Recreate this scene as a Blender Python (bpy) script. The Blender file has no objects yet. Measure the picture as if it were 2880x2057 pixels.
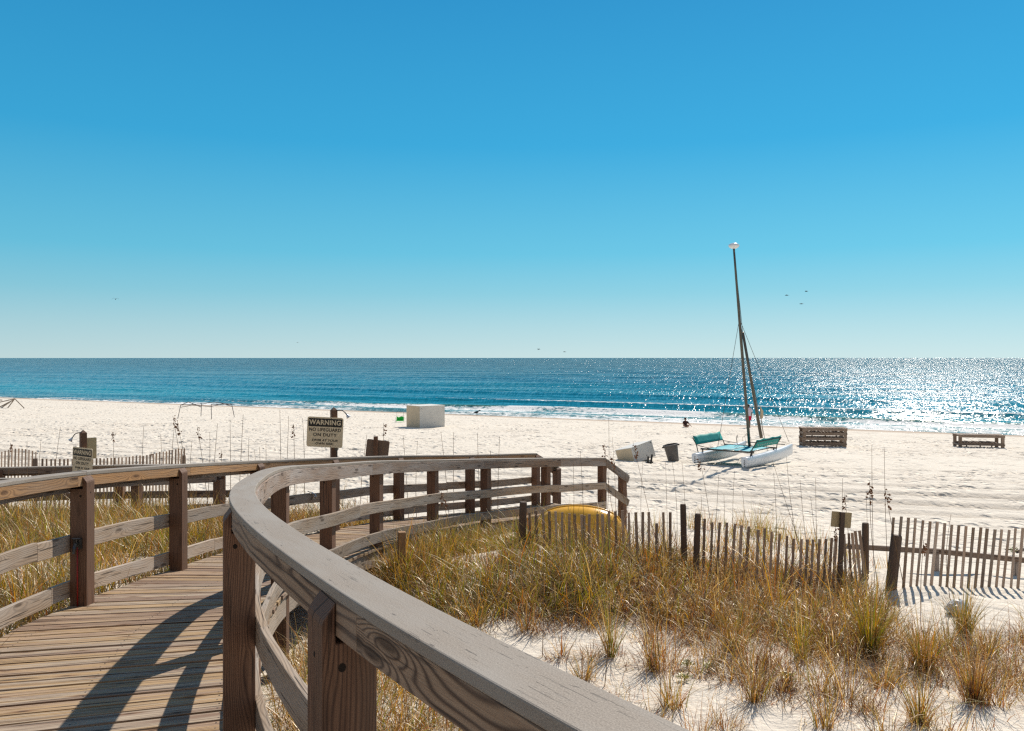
import bpy, math, random
import numpy as np
from mathutils import Vector, Matrix
random.seed(7); RNG = np.random.default_rng(11)
SC = bpy.context.scene
COL = SC.collection
R = math.radians
PI = math.pi
F = 2400.0            # focal length in photo pixels
CX, HY = 1440.0, 1007.0
CZ = 5.5              # eye height above the sea
SUN_AZ, SUN_EL = R(26.0), R(41.0)

def at(px, py, d):    # a point seen at photo pixel (px,py) at depth d
    return Vector(((px-CX)/F*d, d, CZ-(py-HY)/F*d))

# ---------------------------------------------------------------- objects
def tag(o, label=None, cat=None, group=None, kind=None):
    if label: o['label'] = label
    if cat: o['category'] = cat
    if group: o['group'] = group
    if kind: o['kind'] = kind
    return o

def empty(name, loc=(0,0,0), rz=0.0, label=None, cat=None, group=None):
    o = bpy.data.objects.new(name, None); COL.objects.link(o)
    o.empty_display_size = 0.1
    o.location = loc; o.rotation_euler = (0,0,rz)
    return tag(o, label, cat, group)

class MB:
    """collects shapes that become ONE mesh object"""
    def __init__(s): s.v=[]; s.f=[]; s.uv=[]; s.r=[]; s.m=[]
    def add(s, vs):
        n=len(s.v); s.v.extend([tuple(p) for p in vs]); return n
    def face(s, ids, uvs=None, r=0.0, m=0):
        s.f.append(tuple(ids)); s.uv.append(uvs or [(0,0)]*len(ids)); s.r.append(r); s.m.append(m)
    def prism(s, poly, org, ax, ay, az, h0, h1, r=None, m=0):
        """poly in (ax,ay) plane, extruded along az from h0 to h1; grain runs along ay"""
        r = random.random() if r is None else r
        off = random.random()*40; off2=random.random()*7
        org=Vector(org); n=len(poly)
        a=s.add([org+ax*p[0]+ay*p[1]+az*h0 for p in poly]+[org+ax*p[0]+ay*p[1]+az*h1 for p in poly])
        s.face([a+i for i in range(n)][::-1], [(p[1]+off,p[0]+off2) for p in poly][::-1], r, m)
        s.face([a+n+i for i in range(n)], [(p[1]+off,p[0]+off2+1.3) for p in poly], r, m)
        for i in range(n):
            j=(i+1)%n; p,q=poly[i],poly[j]
            s.face([a+i,a+j,a+n+j,a+n+i],[(p[1]+off,p[0]+h0+off2),(q[1]+off,q[0]+h0+off2),(q[1]+off,q[0]+h1+off2),(p[1]+off,p[0]+h1+off2)],r,m)
    def beam(s, p0, p1, w, h, up=(0,0,1), r=None, m=0, taper=1.0):
        """square timber from p0 to p1; w sideways, h along up; grain along its length"""
        p0=Vector(p0); p1=Vector(p1); d=p1-p0; L=d.length; d.normalize()
        up=Vector(up)
        if abs(d.dot(up.normalized()))>.98: up=Vector((0,1,0))
        sx=d.cross(up).normalized(); sz=sx.cross(d).normalized()
        r = random.random() if r is None else r
        o=random.random()*40; o2=random.random()*7
        c=[]
        for P,k in ((p0,1.0),(p1,taper)):
            for a,b in ((-1,-1),(1,-1),(1,1),(-1,1)):
                c.append(P+sx*(a*w*k/2)+sz*(b*h*k/2))
        n=s.add(c)
        per=[0,w,w+h,2*w+h,2*w+2*h]
        for i in range(4):
            j=(i+1)%4
            s.face([n+i,n+j,n+4+j,n+4+i],[(o,o2+per[i]),(o,o2+per[i+1]),(o+L,o2+per[i+1]),(o+L,o2+per[i])],r,m)
        s.face([n+3,n+2,n+1,n],[(o,o2),(o,o2+w),(o+h,o2+w),(o+h,o2)],r,m)
        s.face([n+4,n+5,n+6,n+7],[(o,o2),(o,o2+w),(o+h,o2+w),(o+h,o2)],r,m)
    def box(s, c, sx, sy, sz, rot=None, r=None, m=0):
        rot=rot or Matrix.Identity(3); c=Vector(c)
        ex=rot@Vector((1,0,0)); ey=rot@Vector((0,1,0)); ez=rot@Vector((0,0,1))
        s.prism([(-sx/2,-sz/2),(sx/2,-sz/2),(sx/2,sz/2),(-sx/2,sz/2)], c, ex, ez, ey, -sy/2, sy/2, r, m)
    def tube(s, pts, rad, n=7, m=0, cap=True):
        pts=[Vector(p) for p in pts]
        rad=[rad]*len(pts) if not hasattr(rad,'__len__') else rad
        ref=Vector((0.3,0.8,0.52)); rings=[]; L=0
        for i,p in enumerate(pts):
            d=(pts[min(i+1,len(pts)-1)]-pts[max(i-1,0)]).normalized()
            if abs(d.dot(ref))>.95: ref=Vector((1,0,0.1)).normalized()
            a=d.cross(ref).normalized(); b=d.cross(a)
            if i: L+=(p-pts[i-1]).length
            rings.append((s.add([p+(a*math.cos(2*PI*k/n)+b*math.sin(2*PI*k/n))*rad[i] for k in range(n)]),L))
        for i in range(len(rings)-1):
            (A,la),(B,lb)=rings[i],rings[i+1]
            for k in range(n):
                j=(k+1)%n
                s.face([A+k,A+j,B+j,B+k],[(la,k/n),(la,(k+1)/n),(lb,(k+1)/n),(lb,k/n)],.5,m)
        if cap:
            s.face([rings[0][0]+k for k in range(n)][::-1],None,.5,m)
            s.face([rings[-1][0]+k for k in range(n)],None,.5,m)
    def loft(s, rings, m=0, cap=True, closed=True, r=.5):
        n=len(rings[0]); ids=[s.add(q) for q in rings]
        kk=n if closed else n-1
        for i in range(len(ids)-1):
            for k in range(kk):
                j=(k+1)%n
                s.face([ids[i]+k,ids[i]+j,ids[i+1]+j,ids[i+1]+k],[(i*.1,k/n),(i*.1,(k+1)/n),(i*.1+.1,(k+1)/n),(i*.1+.1,k/n)],r,m)
        if cap:
            s.face([ids[0]+k for k in range(n)][::-1],None,r,m); s.face([ids[-1]+k for k in range(n)],None,r,m)
    def lathe(s, prof, c=(0,0,0), n=24, m=0, rot=None, cap=True):
        c=Vector(c); rot=rot or Matrix.Identity(3)
        s.loft([[c+rot@Vector((rr*math.cos(2*PI*k/n),rr*math.sin(2*PI*k/n),z)) for k in range(n)] for rr,z in prof],m,cap)
    def build(s, name, mats, parent=None, smooth=False, bevel=0.0, loc=None, auto=None):
        me=bpy.data.meshes.new(name)
        org=Vector((0,0,0))
        if parent is not None and loc is None: org=Vector(parent.location)
        if loc is not None and parent is None: org=Vector(loc)
        me.from_pydata([(p[0]-org.x,p[1]-org.y,p[2]-org.z) for p in s.v],[],s.f)
        ul=me.uv_layers.new(name='UVMap'); rl=me.uv_layers.new(name='brd')
        flat=[c for q in s.uv for uvp in q for c in uvp]; ul.data.foreach_set('uv',flat)
        fr=[]
        for q,rr in zip(s.uv,s.r): fr.extend([rr,0.0]*len(q))
        rl.data.foreach_set('uv',fr)
        for mm in (mats if isinstance(mats,(list,tuple)) else [mats]): me.materials.append(mm)
        me.polygons.foreach_set('material_index',s.m)
        if smooth: me.polygons.foreach_set('use_smooth',[True]*len(s.f))
        me.update(); me.validate()
        o=bpy.data.objects.new(name,me); COL.objects.link(o)
        if parent is not None: o.parent=parent
        elif loc is not None: o.location=loc
        if bevel>0:
            b=o.modifiers.new('Bevel','BEVEL'); b.width=bevel; b.segments=2; b.limit_method='ANGLE'; b.angle_limit=R(40)
        return o

def np_mesh(name, verts, faces, mat, parent=None, smooth=False, cols=None, attrs=None, uv=None):
    me=bpy.data.meshes.new(name)
    verts=np.asarray(verts,np.float32); faces=np.asarray(faces,np.int32)
    me.vertices.add(len(verts)); me.vertices.foreach_set('co',verts.ravel())
    k=faces.shape[1]; nf=len(faces)
    me.loops.add(nf*k); me.loops.foreach_set('vertex_index',faces.ravel())
    me.polygons.add(nf); me.polygons.foreach_set('loop_start',np.arange(0,nf*k,k,dtype=np.int32))
    try: me.polygons.foreach_set('loop_total',np.full(nf,k,np.int32))
    except Exception: pass
    if smooth: me.polygons.foreach_set('use_smooth',np.ones(nf,bool))
    if cols is not None:
        a=me.attributes.new('Col','FLOAT_COLOR','POINT'); c=np.ones((len(verts),4),np.float32); c[:,:3]=cols
        a.data.foreach_set('color',c.ravel())
    for nm,val in (attrs or {}).items():
        a=me.attributes.new(nm,'FLOAT','POINT'); a.data.foreach_set('value',np.asarray(val,np.float32).ravel())
    me.materials.append(mat)
    me.update(calc_edges=True); me.validate()
    o=bpy.data.objects.new(name,me); COL.objects.link(o)
    if parent is not None: o.parent=parent
    return o

def copy_tree(o, parent=None):
    c=o.copy(); COL.objects.link(c); c.parent=parent
    for ch in list(o.children): copy_tree(ch,c)
    return c

# ---------------------------------------------------------------- numpy noise
def _h(ix,iy,s):
    n=(ix.astype(np.int64)*374761393+iy.astype(np.int64)*668265263+s*2147483647)&0xffffffff
    n=((n^(n>>13))*1274126177)&0xffffffff
    return ((n^(n>>16))&0xffff)/65535.0
def vnoise(x,y,s=0):
    x=np.asarray(x,float); y=np.asarray(y,float)
    ix=np.floor(x); iy=np.floor(y); fx=x-ix; fy=y-iy
    fx=fx*fx*(3-2*fx); fy=fy*fy*(3-2*fy)
    a=_h(ix,iy,s); b=_h(ix+1,iy,s); c=_h(ix,iy+1,s); d=_h(ix+1,iy+1,s)
    return (a*(1-fx)+b*fx)*(1-fy)+(c*(1-fx)+d*fx)*fy
def fbm(x,y,o=4,s=0):
    t=0;a=.5
    for i in range(o):
        t=t+a*vnoise(np.asarray(x)*2**i+17.3*i,np.asarray(y)*2**i-9.1*i,s+i); a*=.5
    return t
def sstep(a,b,x):
    t=np.clip((np.asarray(x,float)-a)/(b-a),0,1); return t*t*(3-2*t)

# ---------------------------------------------------------------- ground
SA=Vector((.878,-.4785,0)); SN=Vector((.4785,.878,0))     # along the shore, out to sea
def shore_s(x,y): return (80-.545*np.asarray(x,float)-np.asarray(y,float))/1.139
_S=[-200,-20,-4,0,5,12,22,30,36,44,48,54,58,61,64,68,72,90]
_Z=[-9,-1.4,-.22,.0,.2,.42,.72,1.0,1.16,1.25,1.38,1.72,2.08,2.42,2.66,2.92,3.12,3.55]
def ground(x,y,fine=True):
    x=np.asarray(x,float); y=np.asarray(y,float)
    s=shore_s(x,y)
    w=sstep(44,56,s)
    s2=s+w*.52*np.clip(x,-12,25)
    z=np.interp(s2,_S,_Z)
    z=z+w*((fbm(x*.35,y*.35,3,5)-.44)*.42+(fbm(x*1.3,y*1.3,2,9)-.37)*.13)
    # higher dune left of the walk and a grassy hump between walk and fence
    zl=np.interp(y,[0,6,10,13.2,15,17,19.5],[3.25,3.1,2.98,2.86,2.60,2.28,1.75])+(fbm(x*.5,y*.5,3,15)-.44)*.35
    xa=-2.6+1.5*sstep(11,13.5,y); k=np.clip((x-xa)/(-1.9),0,1)**1.4*(1-sstep(16,19.5,y))*sstep(-26,-14,x); z=z*(1-k)+np.maximum(z,zl)*k
    z=z+.50*np.exp(-((x-.5)/2.3)**2-((y-11.8)/1.8)**2)
    b=sstep(3,9,s)*(1-w*.7)
    z=z+b*((fbm(x*.10,y*.22,2,31)-.37)*.22)
    if fine:
        z=z+b*foot(x,y)
        z=z+w*(fbm(x*4,y*4,2,77)-.37)*.035
    return z
def pits(x,y,cell,r0,r1,d0,d1,seed,thr):
    """scattered footprints: a dent with a pushed-up rim in some of the cells of a jittered grid"""
    gx=np.floor(x/cell); gy=np.floor(y/cell); out=np.zeros_like(x)
    for i in (-1,0,1):
        for j in (-1,0,1):
            cx=gx+i; cy=gy+j
            px=(cx+_h(cx,cy,seed))*cell; py=(cy+_h(cx,cy,seed+1))*cell
            r=r0+(r1-r0)*_h(cx,cy,seed+2); dp=d0+(d1-d0)*_h(cx,cy,seed+3)
            on=(_h(cx,cy,seed+4)<np.clip((vnoise(px*.16,py*.16,seed+5)-thr)*3.2,.02,.95))
            d=np.hypot((x-px)*.8,y-py)/r
            out=out+on*dp*(-np.exp(-(d*1.25)**4)+.22*np.exp(-((d-1.35)/.35)**2))
    return out
def rutk(x,y):
    return shore_s(x,y)+.19*np.asarray(x)+(vnoise(np.asarray(x)*.035,np.asarray(y)*.0+.5,44)-.5)*1.1
def ruts(x,y,off=0.0):
    k=rutk(x,y); o=0
    for c,wd,a in ((43.1,.30,1.0),(44.9,.30,.9),(41.3,.20,.55),(46.5,.26,.6),(39.6,.16,.35),(48.3,.2,.4),(36.8,.16,.3)):
        q=(k-c)/wd; o=o+a*(np.exp(-q**2) if off==0 else np.exp(-((np.abs(q)-off)/.55)**2))
    return o
def foot(x,y):
    # churned sand: scattered footprints, tyre ruts running along the beach
    z=(vnoise(x*.7,y*.5,41)-.5)*.03
    m=(y>9)&(y<92)&(np.abs(x)<.68*y+3)
    if np.any(m):
        q=np.zeros_like(z); xm,ym=x[m],y[m]
        q[m]=pits(xm,ym,.62,.12,.21,.04,.115,300,.47)+pits(xm+.3,ym,1.05,.18,.32,.04,.10,320,.50); z=z+q
    k=rutk(x,y); z=z*(1-.93*np.exp(-((k-44.0)/3.6)**4))
    return z-.11*ruts(x,y)+.045*ruts(x,y,1.9)
def gz(x,y): return float(ground(np.array([x]),np.array([y]))[0])
# ---------------------------------------------------------------- materials
class NT:
    def __init__(s,name):
        s.mat=bpy.data.materials.new(name); s.mat.use_nodes=True
        s.t=s.mat.node_tree; s.n=s.t.nodes
        for x in list(s.n): s.n.remove(x)
        s.out=s.n.new('ShaderNodeOutputMaterial')
    def put(s,sock,val):
        if val is None: return
        if hasattr(val,'links') or hasattr(val,'is_output'): s.t.links.new(val,sock)
        elif isinstance(val,(tuple,list)) and sock.type=='RGBA' and len(val)==3: sock.default_value=(*val,1)
        else: sock.default_value=val
    def math(s,op,a,b=None,c=None,clamp=False):
        n=s.n.new('ShaderNodeMath'); n.operation=op; n.use_clamp=clamp
        s.put(n.inputs[0],a); s.put(n.inputs[1],b); s.put(n.inputs[2],c); return n.outputs[0]
    def mul(s,a,b): return s.math('MULTIPLY',a,b)
    def addm(s,a,b): return s.math('ADD',a,b)
    def comb(s,x=0.0,y=0.0,z=0.0):
        n=s.n.new('ShaderNodeCombineXYZ'); s.put(n.inputs[0],x); s.put(n.inputs[1],y); s.put(n.inputs[2],z); return n.outputs[0]
    def sep(s,v):
        n=s.n.new('ShaderNodeSeparateXYZ'); s.put(n.inputs[0],v); return n.outputs
    def uv(s,name='UVMap'):
        n=s.n.new('ShaderNodeUVMap'); n.uv_map=name; return n.outputs[0]
    def coord(s,k='Object'):
        return s.n.new('ShaderNodeTexCoord').outputs[k]
    def pos(s): return s.n.new('ShaderNodeNewGeometry').outputs['Position']
    def attr(s,name,out='Fac'):
        n=s.n.new('ShaderNodeAttribute'); n.attribute_name=name; return n.outputs[out]
    def noise(s,vec,scale=1.0,detail=3.0,rough=.55,dist=0.0,dim='3D',out=0):
        n=s.n.new('ShaderNodeTexNoise'); n.noise_dimensions=dim
        s.put(n.inputs['Vector'],vec); s.put(n.inputs['Scale'],scale); s.put(n.inputs['Detail'],detail)
        s.put(n.inputs['Roughness'],rough); s.put(n.inputs['Distortion'],dist); return n.outputs[out]
    def voro(s,vec,scale=1.0,out='Distance',feat='F1',rand=1.0,dim='3D'):
        n=s.n.new('ShaderNodeTexVoronoi'); n.feature=feat; n.voronoi_dimensions=dim
        s.put(n.inputs['Vector'],vec); s.put(n.inputs['Scale'],scale); s.put(n.inputs['Randomness'],rand); return n.outputs[out]
    def ramp(s,fac,stops,interp='LINEAR'):
        n=s.n.new('ShaderNodeValToRGB'); n.color_ramp.interpolation=interp
        e=n.color_ramp.elements
        while len(e)<len(stops): e.new(.5)
        for el,(p,c) in zip(e,stops):
            el.position=p; el.color=(*c,1) if isinstance(c,(tuple,list)) else (c,c,c,1)
        s.put(n.inputs[0],fac); return n.outputs[0]
    def mix(s,fac,a,b,mode='MIX'):
        n=s.n.new('ShaderNodeMix'); n.data_type='RGBA'; n.blend_type=mode; n.clamp_factor=True
        s.put(n.inputs['Factor'],fac)
        for q in n.inputs:
            if q.type=='RGBA' and q.name=='A': s.put(q,a)
            if q.type=='RGBA' and q.name=='B': s.put(q,b)
        return [o for o in n.outputs if o.type=='RGBA'][0]
    def rng(s,v,a,b,c=0.0,d=1.0):
        n=s.n.new('ShaderNodeMapRange'); n.clamp=True
        s.put(n.inputs[0],v); n.inputs[1].default_value=a; n.inputs[2].default_value=b; n.inputs[3].default_value=c; n.inputs[4].default_value=d
        return n.outputs[0]
    def bump(s,h,strength=.5,dist=.01,normal=None):
        n=s.n.new('ShaderNodeBump'); s.put(n.inputs['Height'],h); s.put(n.inputs['Strength'],strength); s.put(n.inputs['Distance'],dist)
        s.put(n.inputs['Normal'],normal); return n.outputs[0]
    def bsdf(s,color,rough=.6,normal=None,spec=.5,metal=0.0,**kw):
        n=s.n.new('ShaderNodeBsdfPrincipled')
        s.put(n.inputs['Base Color'],color); s.put(n.inputs['Roughness'],rough); s.put(n.inputs['Metallic'],metal)
        s.put(n.inputs['Specular IOR Level'],spec); s.put(n.inputs['Normal'],normal)
        for k,v in kw.items(): s.put(n.inputs[k.replace('_',' ')],v)
        return n.outputs[0]
    def done(s,sh): s.t.links.new(sh,s.out.inputs['Surface']); return s.mat

def plain(name,col,rough=.6,spec=.4,metal=0.0,var=.12,scale=9.0,bump=.0):
    t=NT(name); c=t.coord('Object')
    n=t.noise(c,scale,4,.6)
    dark=tuple(x*(1-var) for x in col); lite=tuple(min(1,x*(1+var)) for x in col)
    colr=t.mix(t.rng(n,.3,.7),dark,lite)
    nm=t.bump(n,bump,.01) if bump else None
    return t.done(t.bsdf(colr,t.rng(n,.2,.8,rough*.85,min(1,rough*1.1)),nm,spec,metal))

def wood(name, lite, dark, ring=(.1,.06,.04), rings=60.0, knots=1.0, grey=None, greyamt=.5, rough=.75, ringamt=.6, bump=.35, crack=.25, varb=.25):
    """sawn timber: growth rings bending round knots, fibres, weathering; u runs along the board in metres"""
    t=NT(name); x,y,_=t.sep(t.uv()); b=t.sep(t.uv('brd'))[0]
    wav=t.noise(t.comb(t.mul(x,1.1),t.mul(y,5.0)),1.0,2,.5,dim='2D')
    kd=t.voro(t.comb(t.mul(x,1.25),t.mul(y,5.5)),1.0,dim='2D')
    kn=t.math('POWER',2.718,t.mul(t.mul(kd,kd),-26.0))
    ph=t.addm(t.mul(y,rings),t.addm(t.mul(wav,rings*.11),t.mul(kn,3.4*knots)))
    rg=t.math('SINE',t.mul(ph,2*PI)); rg=t.rng(rg,-.55,1.0,0,1); rg=t.math('POWER',rg,1.8)
    fib=t.noise(t.comb(t.mul(x,5.0),t.mul(y,260.0)),1.0,3,.6,dim='2D')
    blo=t.noise(t.comb(t.mul(x,.9),t.mul(y,6.0)),1.0,3,.6,dim='2D')
    c=t.mix(t.rng(fib,.3,.72),lite,dark)
    c=t.mix(t.mul(rg,ringamt),c,ring)
    if grey: c=t.mix(t.mul(t.rng(blo,.38,.66),greyamt),c,grey)
    c=t.mix(t.rng(kd,.05,.11,.75*min(1,knots),0),c,(ring[0]*.55,ring[1]*.5,ring[2]*.45))
    ck=t.noise(t.comb(t.mul(x,1.6),t.mul(y,75.0)),1.0,2,.5,dim='2D')
    ckm=t.rng(ck,.30,.34,1,0)
    c=t.mix(t.mul(ckm,crack*2),c,(.03,.022,.018))
    val=t.rng(b,0,1,1-varb,1+varb)
    n=t.n.new('ShaderNodeHueSaturation'); t.put(n.inputs['Color'],c); t.put(n.inputs['Value'],val); c=n.outputs[0]
    h=t.addm(t.mul(fib,.5),t.addm(t.mul(rg,.35),t.mul(ckm,-1.2*crack*3)))
    return t.done(t.bsdf(c,rough,t.bump(h,bump,.004),.25))

M={}
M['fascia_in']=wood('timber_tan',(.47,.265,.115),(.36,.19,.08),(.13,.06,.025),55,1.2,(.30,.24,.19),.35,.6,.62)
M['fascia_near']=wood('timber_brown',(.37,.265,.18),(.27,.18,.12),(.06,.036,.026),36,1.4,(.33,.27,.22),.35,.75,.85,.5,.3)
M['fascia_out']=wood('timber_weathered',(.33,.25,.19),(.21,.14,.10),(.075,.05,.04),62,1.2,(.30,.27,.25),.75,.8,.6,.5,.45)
M['midrail']=wood('timber_pale',(.40,.32,.24),(.30,.21,.14),(.12,.085,.06),58,1.2,(.37,.33,.29),.7,.8,.55,.5,.4)
M['post']=wood('timber_post',(.235,.13,.08),(.14,.072,.044),(.05,.024,.017),90,.5,(.15,.10,.07),.35,.7,.7,.4,.35,.18)
M['deck']=None
M['joist']=wood('timber_joist',(.40,.33,.25),(.28,.21,.15),(.12,.08,.05),50,1.0,(.33,.28,.24),.6,.85,.5)
M['picket']=wood('timber_picket',(.42,.30,.215),(.28,.195,.14),(.13,.086,.064),80,.3,(.44,.37,.31),.7,.85,.45,.4,.2,.35)
M['stake']=wood('timber_stake',(.18,.125,.092),(.11,.073,.054),(.03,.02,.016),80,.3,(.12,.10,.085),.5,.85,.5,.4,.3,.25)
M['lounge']=wood('timber_lounge',(.34,.25,.18),(.23,.16,.115),(.10,.07,.05),70,.5,(.30,.25,.21),.5,.8,.5)

def cap_mat():
    t=NT('painted_cap'); x,y,_=t.sep(t.uv()); b=t.sep(t.uv('brd'))[0]
    p=t.comb(x,y)
    sp=t.noise(p,300.0,3,.8,dim='2D'); blo=t.noise(t.comb(t.mul(x,2.0),t.mul(y,9.0)),1.0,4,.6,dim='2D')
    c=t.mix(t.rng(sp,.32,.68),(.17,.14,.112),(.335,.287,.236))
    c=t.mix(t.mul(t.rng(blo,.40,.7),.5),c,(.305,.285,.255))
    st=t.noise(t.comb(t.mul(x,3.5),t.mul(y,190.0)),1.0,3,.6,dim='2D')
    area=t.rng(t.noise(t.comb(t.mul(x,1.7),t.mul(y,8.0)),1.0,2,.5,dim='2D'),.48,.64)
    ck=t.noise(t.addm(0,0) if False else t.comb(t.addm(t.mul(x,7.0),t.mul(t.noise(p,30.0,1,.5,dim='2D'),.8)),t.mul(y,110.0)),1.0,3,.65,dim='2D')
    ckm=t.mul(t.rng(ck,.335,.375,1,0),t.rng(area,0,1,.12,1))
    c=t.mix(t.mul(ckm,.7),c,(.06,.05,.042))
    # worn nail dents
    d=t.voro(t.comb(t.mul(x,2.4),t.mul(y,11.0)),1.0,dim='2D',rand=.75)
    c=t.mix(t.rng(d,.018,.032,.75,0),c,(.05,.04,.035))
    h=t.addm(t.mul(sp,.35),t.addm(t.mul(st,.25),t.mul(ckm,-.9)))
    return t.done(t.bsdf(c,.72,t.bump(h,.5,.003),.3))
M['cap']=cap_mat()

def deck_mat():
    t=NT('deck_planks'); x,y,_=t.sep(t.uv()); b=t.sep(t.uv('brd'))[0]
    low=t.noise(t.comb(t.mul(x,.75),t.mul(y,16.0)),1.0,4,.6,dim='2D')
    hue=t.addm(t.mul(b,.55),t.mul(low,.75))
    c=t.ramp(hue,[(.24,(.15,.082,.05)),(.40,(.29,.20,.14)),(.52,(.42,.30,.195)),(.63,(.43,.285,.135)),(.76,(.43,.355,.27)),(.92,(.24,.16,.115))])
    st=t.noise(t.comb(t.mul(x,1.3),t.mul(y,95.0)),1.0,4,.65,dim='2D')
    c=t.mix(t.rng(st,.47,.66,0,.92),c,(.095,.056,.038))
    c=t.mix(t.rng(st,.40,.24,0,.35),c,(.52,.43,.31))
    fib=t.noise(t.comb(t.mul(x,9.0),t.mul(y,420.0)),1.0,2,.6,dim='2D')
    c=t.mix(t.rng(fib,.35,.75,0,.35),c,(.22,.155,.11))
    ck=t.noise(t.comb(t.mul(x,.9),t.mul(y,42.0)),1.0,2,.5,dim='2D'); ckm=t.rng(ck,.30,.345,1,0)
    c=t.mix(t.mul(ckm,.85),c,(.035,.024,.018))
    kd=t.voro(t.comb(t.mul(x,1.6),t.mul(y,6.5)),1.0,dim='2D')
    c=t.mix(t.rng(kd,.06,.15,.7,0),c,(.17,.085,.04))
    c=t.mix(t.rng(kd,.03,.055,.9,0),c,(.05,.03,.02))
    h=t.addm(t.mul(st,-.8),t.addm(t.mul(fib,.3),t.mul(ckm,-1.5)))
    return t.done(t.bsdf(c,.8,t.bump(h,.7,.006),.2))
M['deck']=deck_mat()

def sand_mat():
    t=NT('white_sand'); p=t.pos()
    wet=t.attr('wet'); dune=t.attr('dune')
    big=t.noise(p,.35,4,.6); mid=t.noise(p,2.2,4,.6); gr=t.noise(p,160.0,2,.7); fi=t.noise(p,14.0,4,.65)
    c=t.mix(t.rng(big,.3,.7),(.625,.565,.475),(.685,.625,.532))
    c=t.mix(t.rng(mid,.55,.75,0,.22),c,(.53,.47,.39))
    c=t.mix(t.rng(gr,.35,.65,0,.25),c,(.70,.64,.56))
    deb=t.noise(p,38.0,3,.8)
    c=t.mix(t.mul(t.rng(deb,.66,.72),t.mul(dune,.65)),c,(.16,.10,.065))
    c=t.mix(t.mul(t.attr('rut'),.72),c,(.42,.35,.265))
    c=t.mix(wet,c,(.40,.315,.24))
    # churned footprints
    x,y,z=t.sep(p)
    q=t.comb(t.mul(x,1.0),t.mul(y,.8))
    v=t.voro(q,1.9,dim='2D'); v2=t.voro(q,3.7,dim='2D')
    f1=t.rng(v,.10,.30,1,0); f2=t.rng(v2,.08,.3,1,0)
    pres=t.rng(t.noise(q,.55,3,.6,dim='2D'),.40,.62)
    f=t.mul(pres,t.addm(t.mul(f1,-.9),t.mul(f2,-.45)))
    beach=t.math('SUBTRACT',1.0,dune)
    f=t.mul(f,t.rng(beach,0,1,.35,1))
    f=t.mul(f,t.math('SUBTRACT',1.0,t.mul(wet,.9)))
    h=t.addm(t.mul(f,.12),t.addm(t.mul(fi,.028),t.addm(t.mul(mid,.09),t.mul(gr,.0035))))
    return t.done(t.bsdf(c,.9,t.bump(h,.9,1.0),.15))
M['sand']=sand_mat()

def leaf_mat(name,trans=.45):
    t=NT(name); c=t.attr('Col','Color')
    d=t.n.new('ShaderNodeBsdfDiffuse'); t.put(d.inputs[0],c)
    tr=t.n.new('ShaderNodeBsdfTranslucent')
    n=t.n.new('ShaderNodeHueSaturation'); t.put(n.inputs['Color'],c); t.put(n.inputs['Saturation'],1.15); t.put(n.inputs['Value'],1.25)
    t.put(tr.inputs[0],n.outputs[0])
    g=t.n.new('ShaderNodeBsdfGlossy'); t.put(g.inputs['Roughness'],.42); t.put(g.inputs[0],(.8,.78,.7))
    m=t.n.new('ShaderNodeMixShader'); m.inputs[0].default_value=trans; t.t.links.new(d.outputs[0],m.inputs[1]); t.t.links.new(tr.outputs[0],m.inputs[2])
    m2=t.n.new('ShaderNodeMixShader'); m2.inputs[0].default_value=.085; t.t.links.new(m.outputs[0],m2.inputs[1]); t.t.links.new(g.outputs[0],m2.inputs[2])
    return t.done(m2.outputs[0])
M['grass']=leaf_mat('dune_grass_blades',.42)

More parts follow.
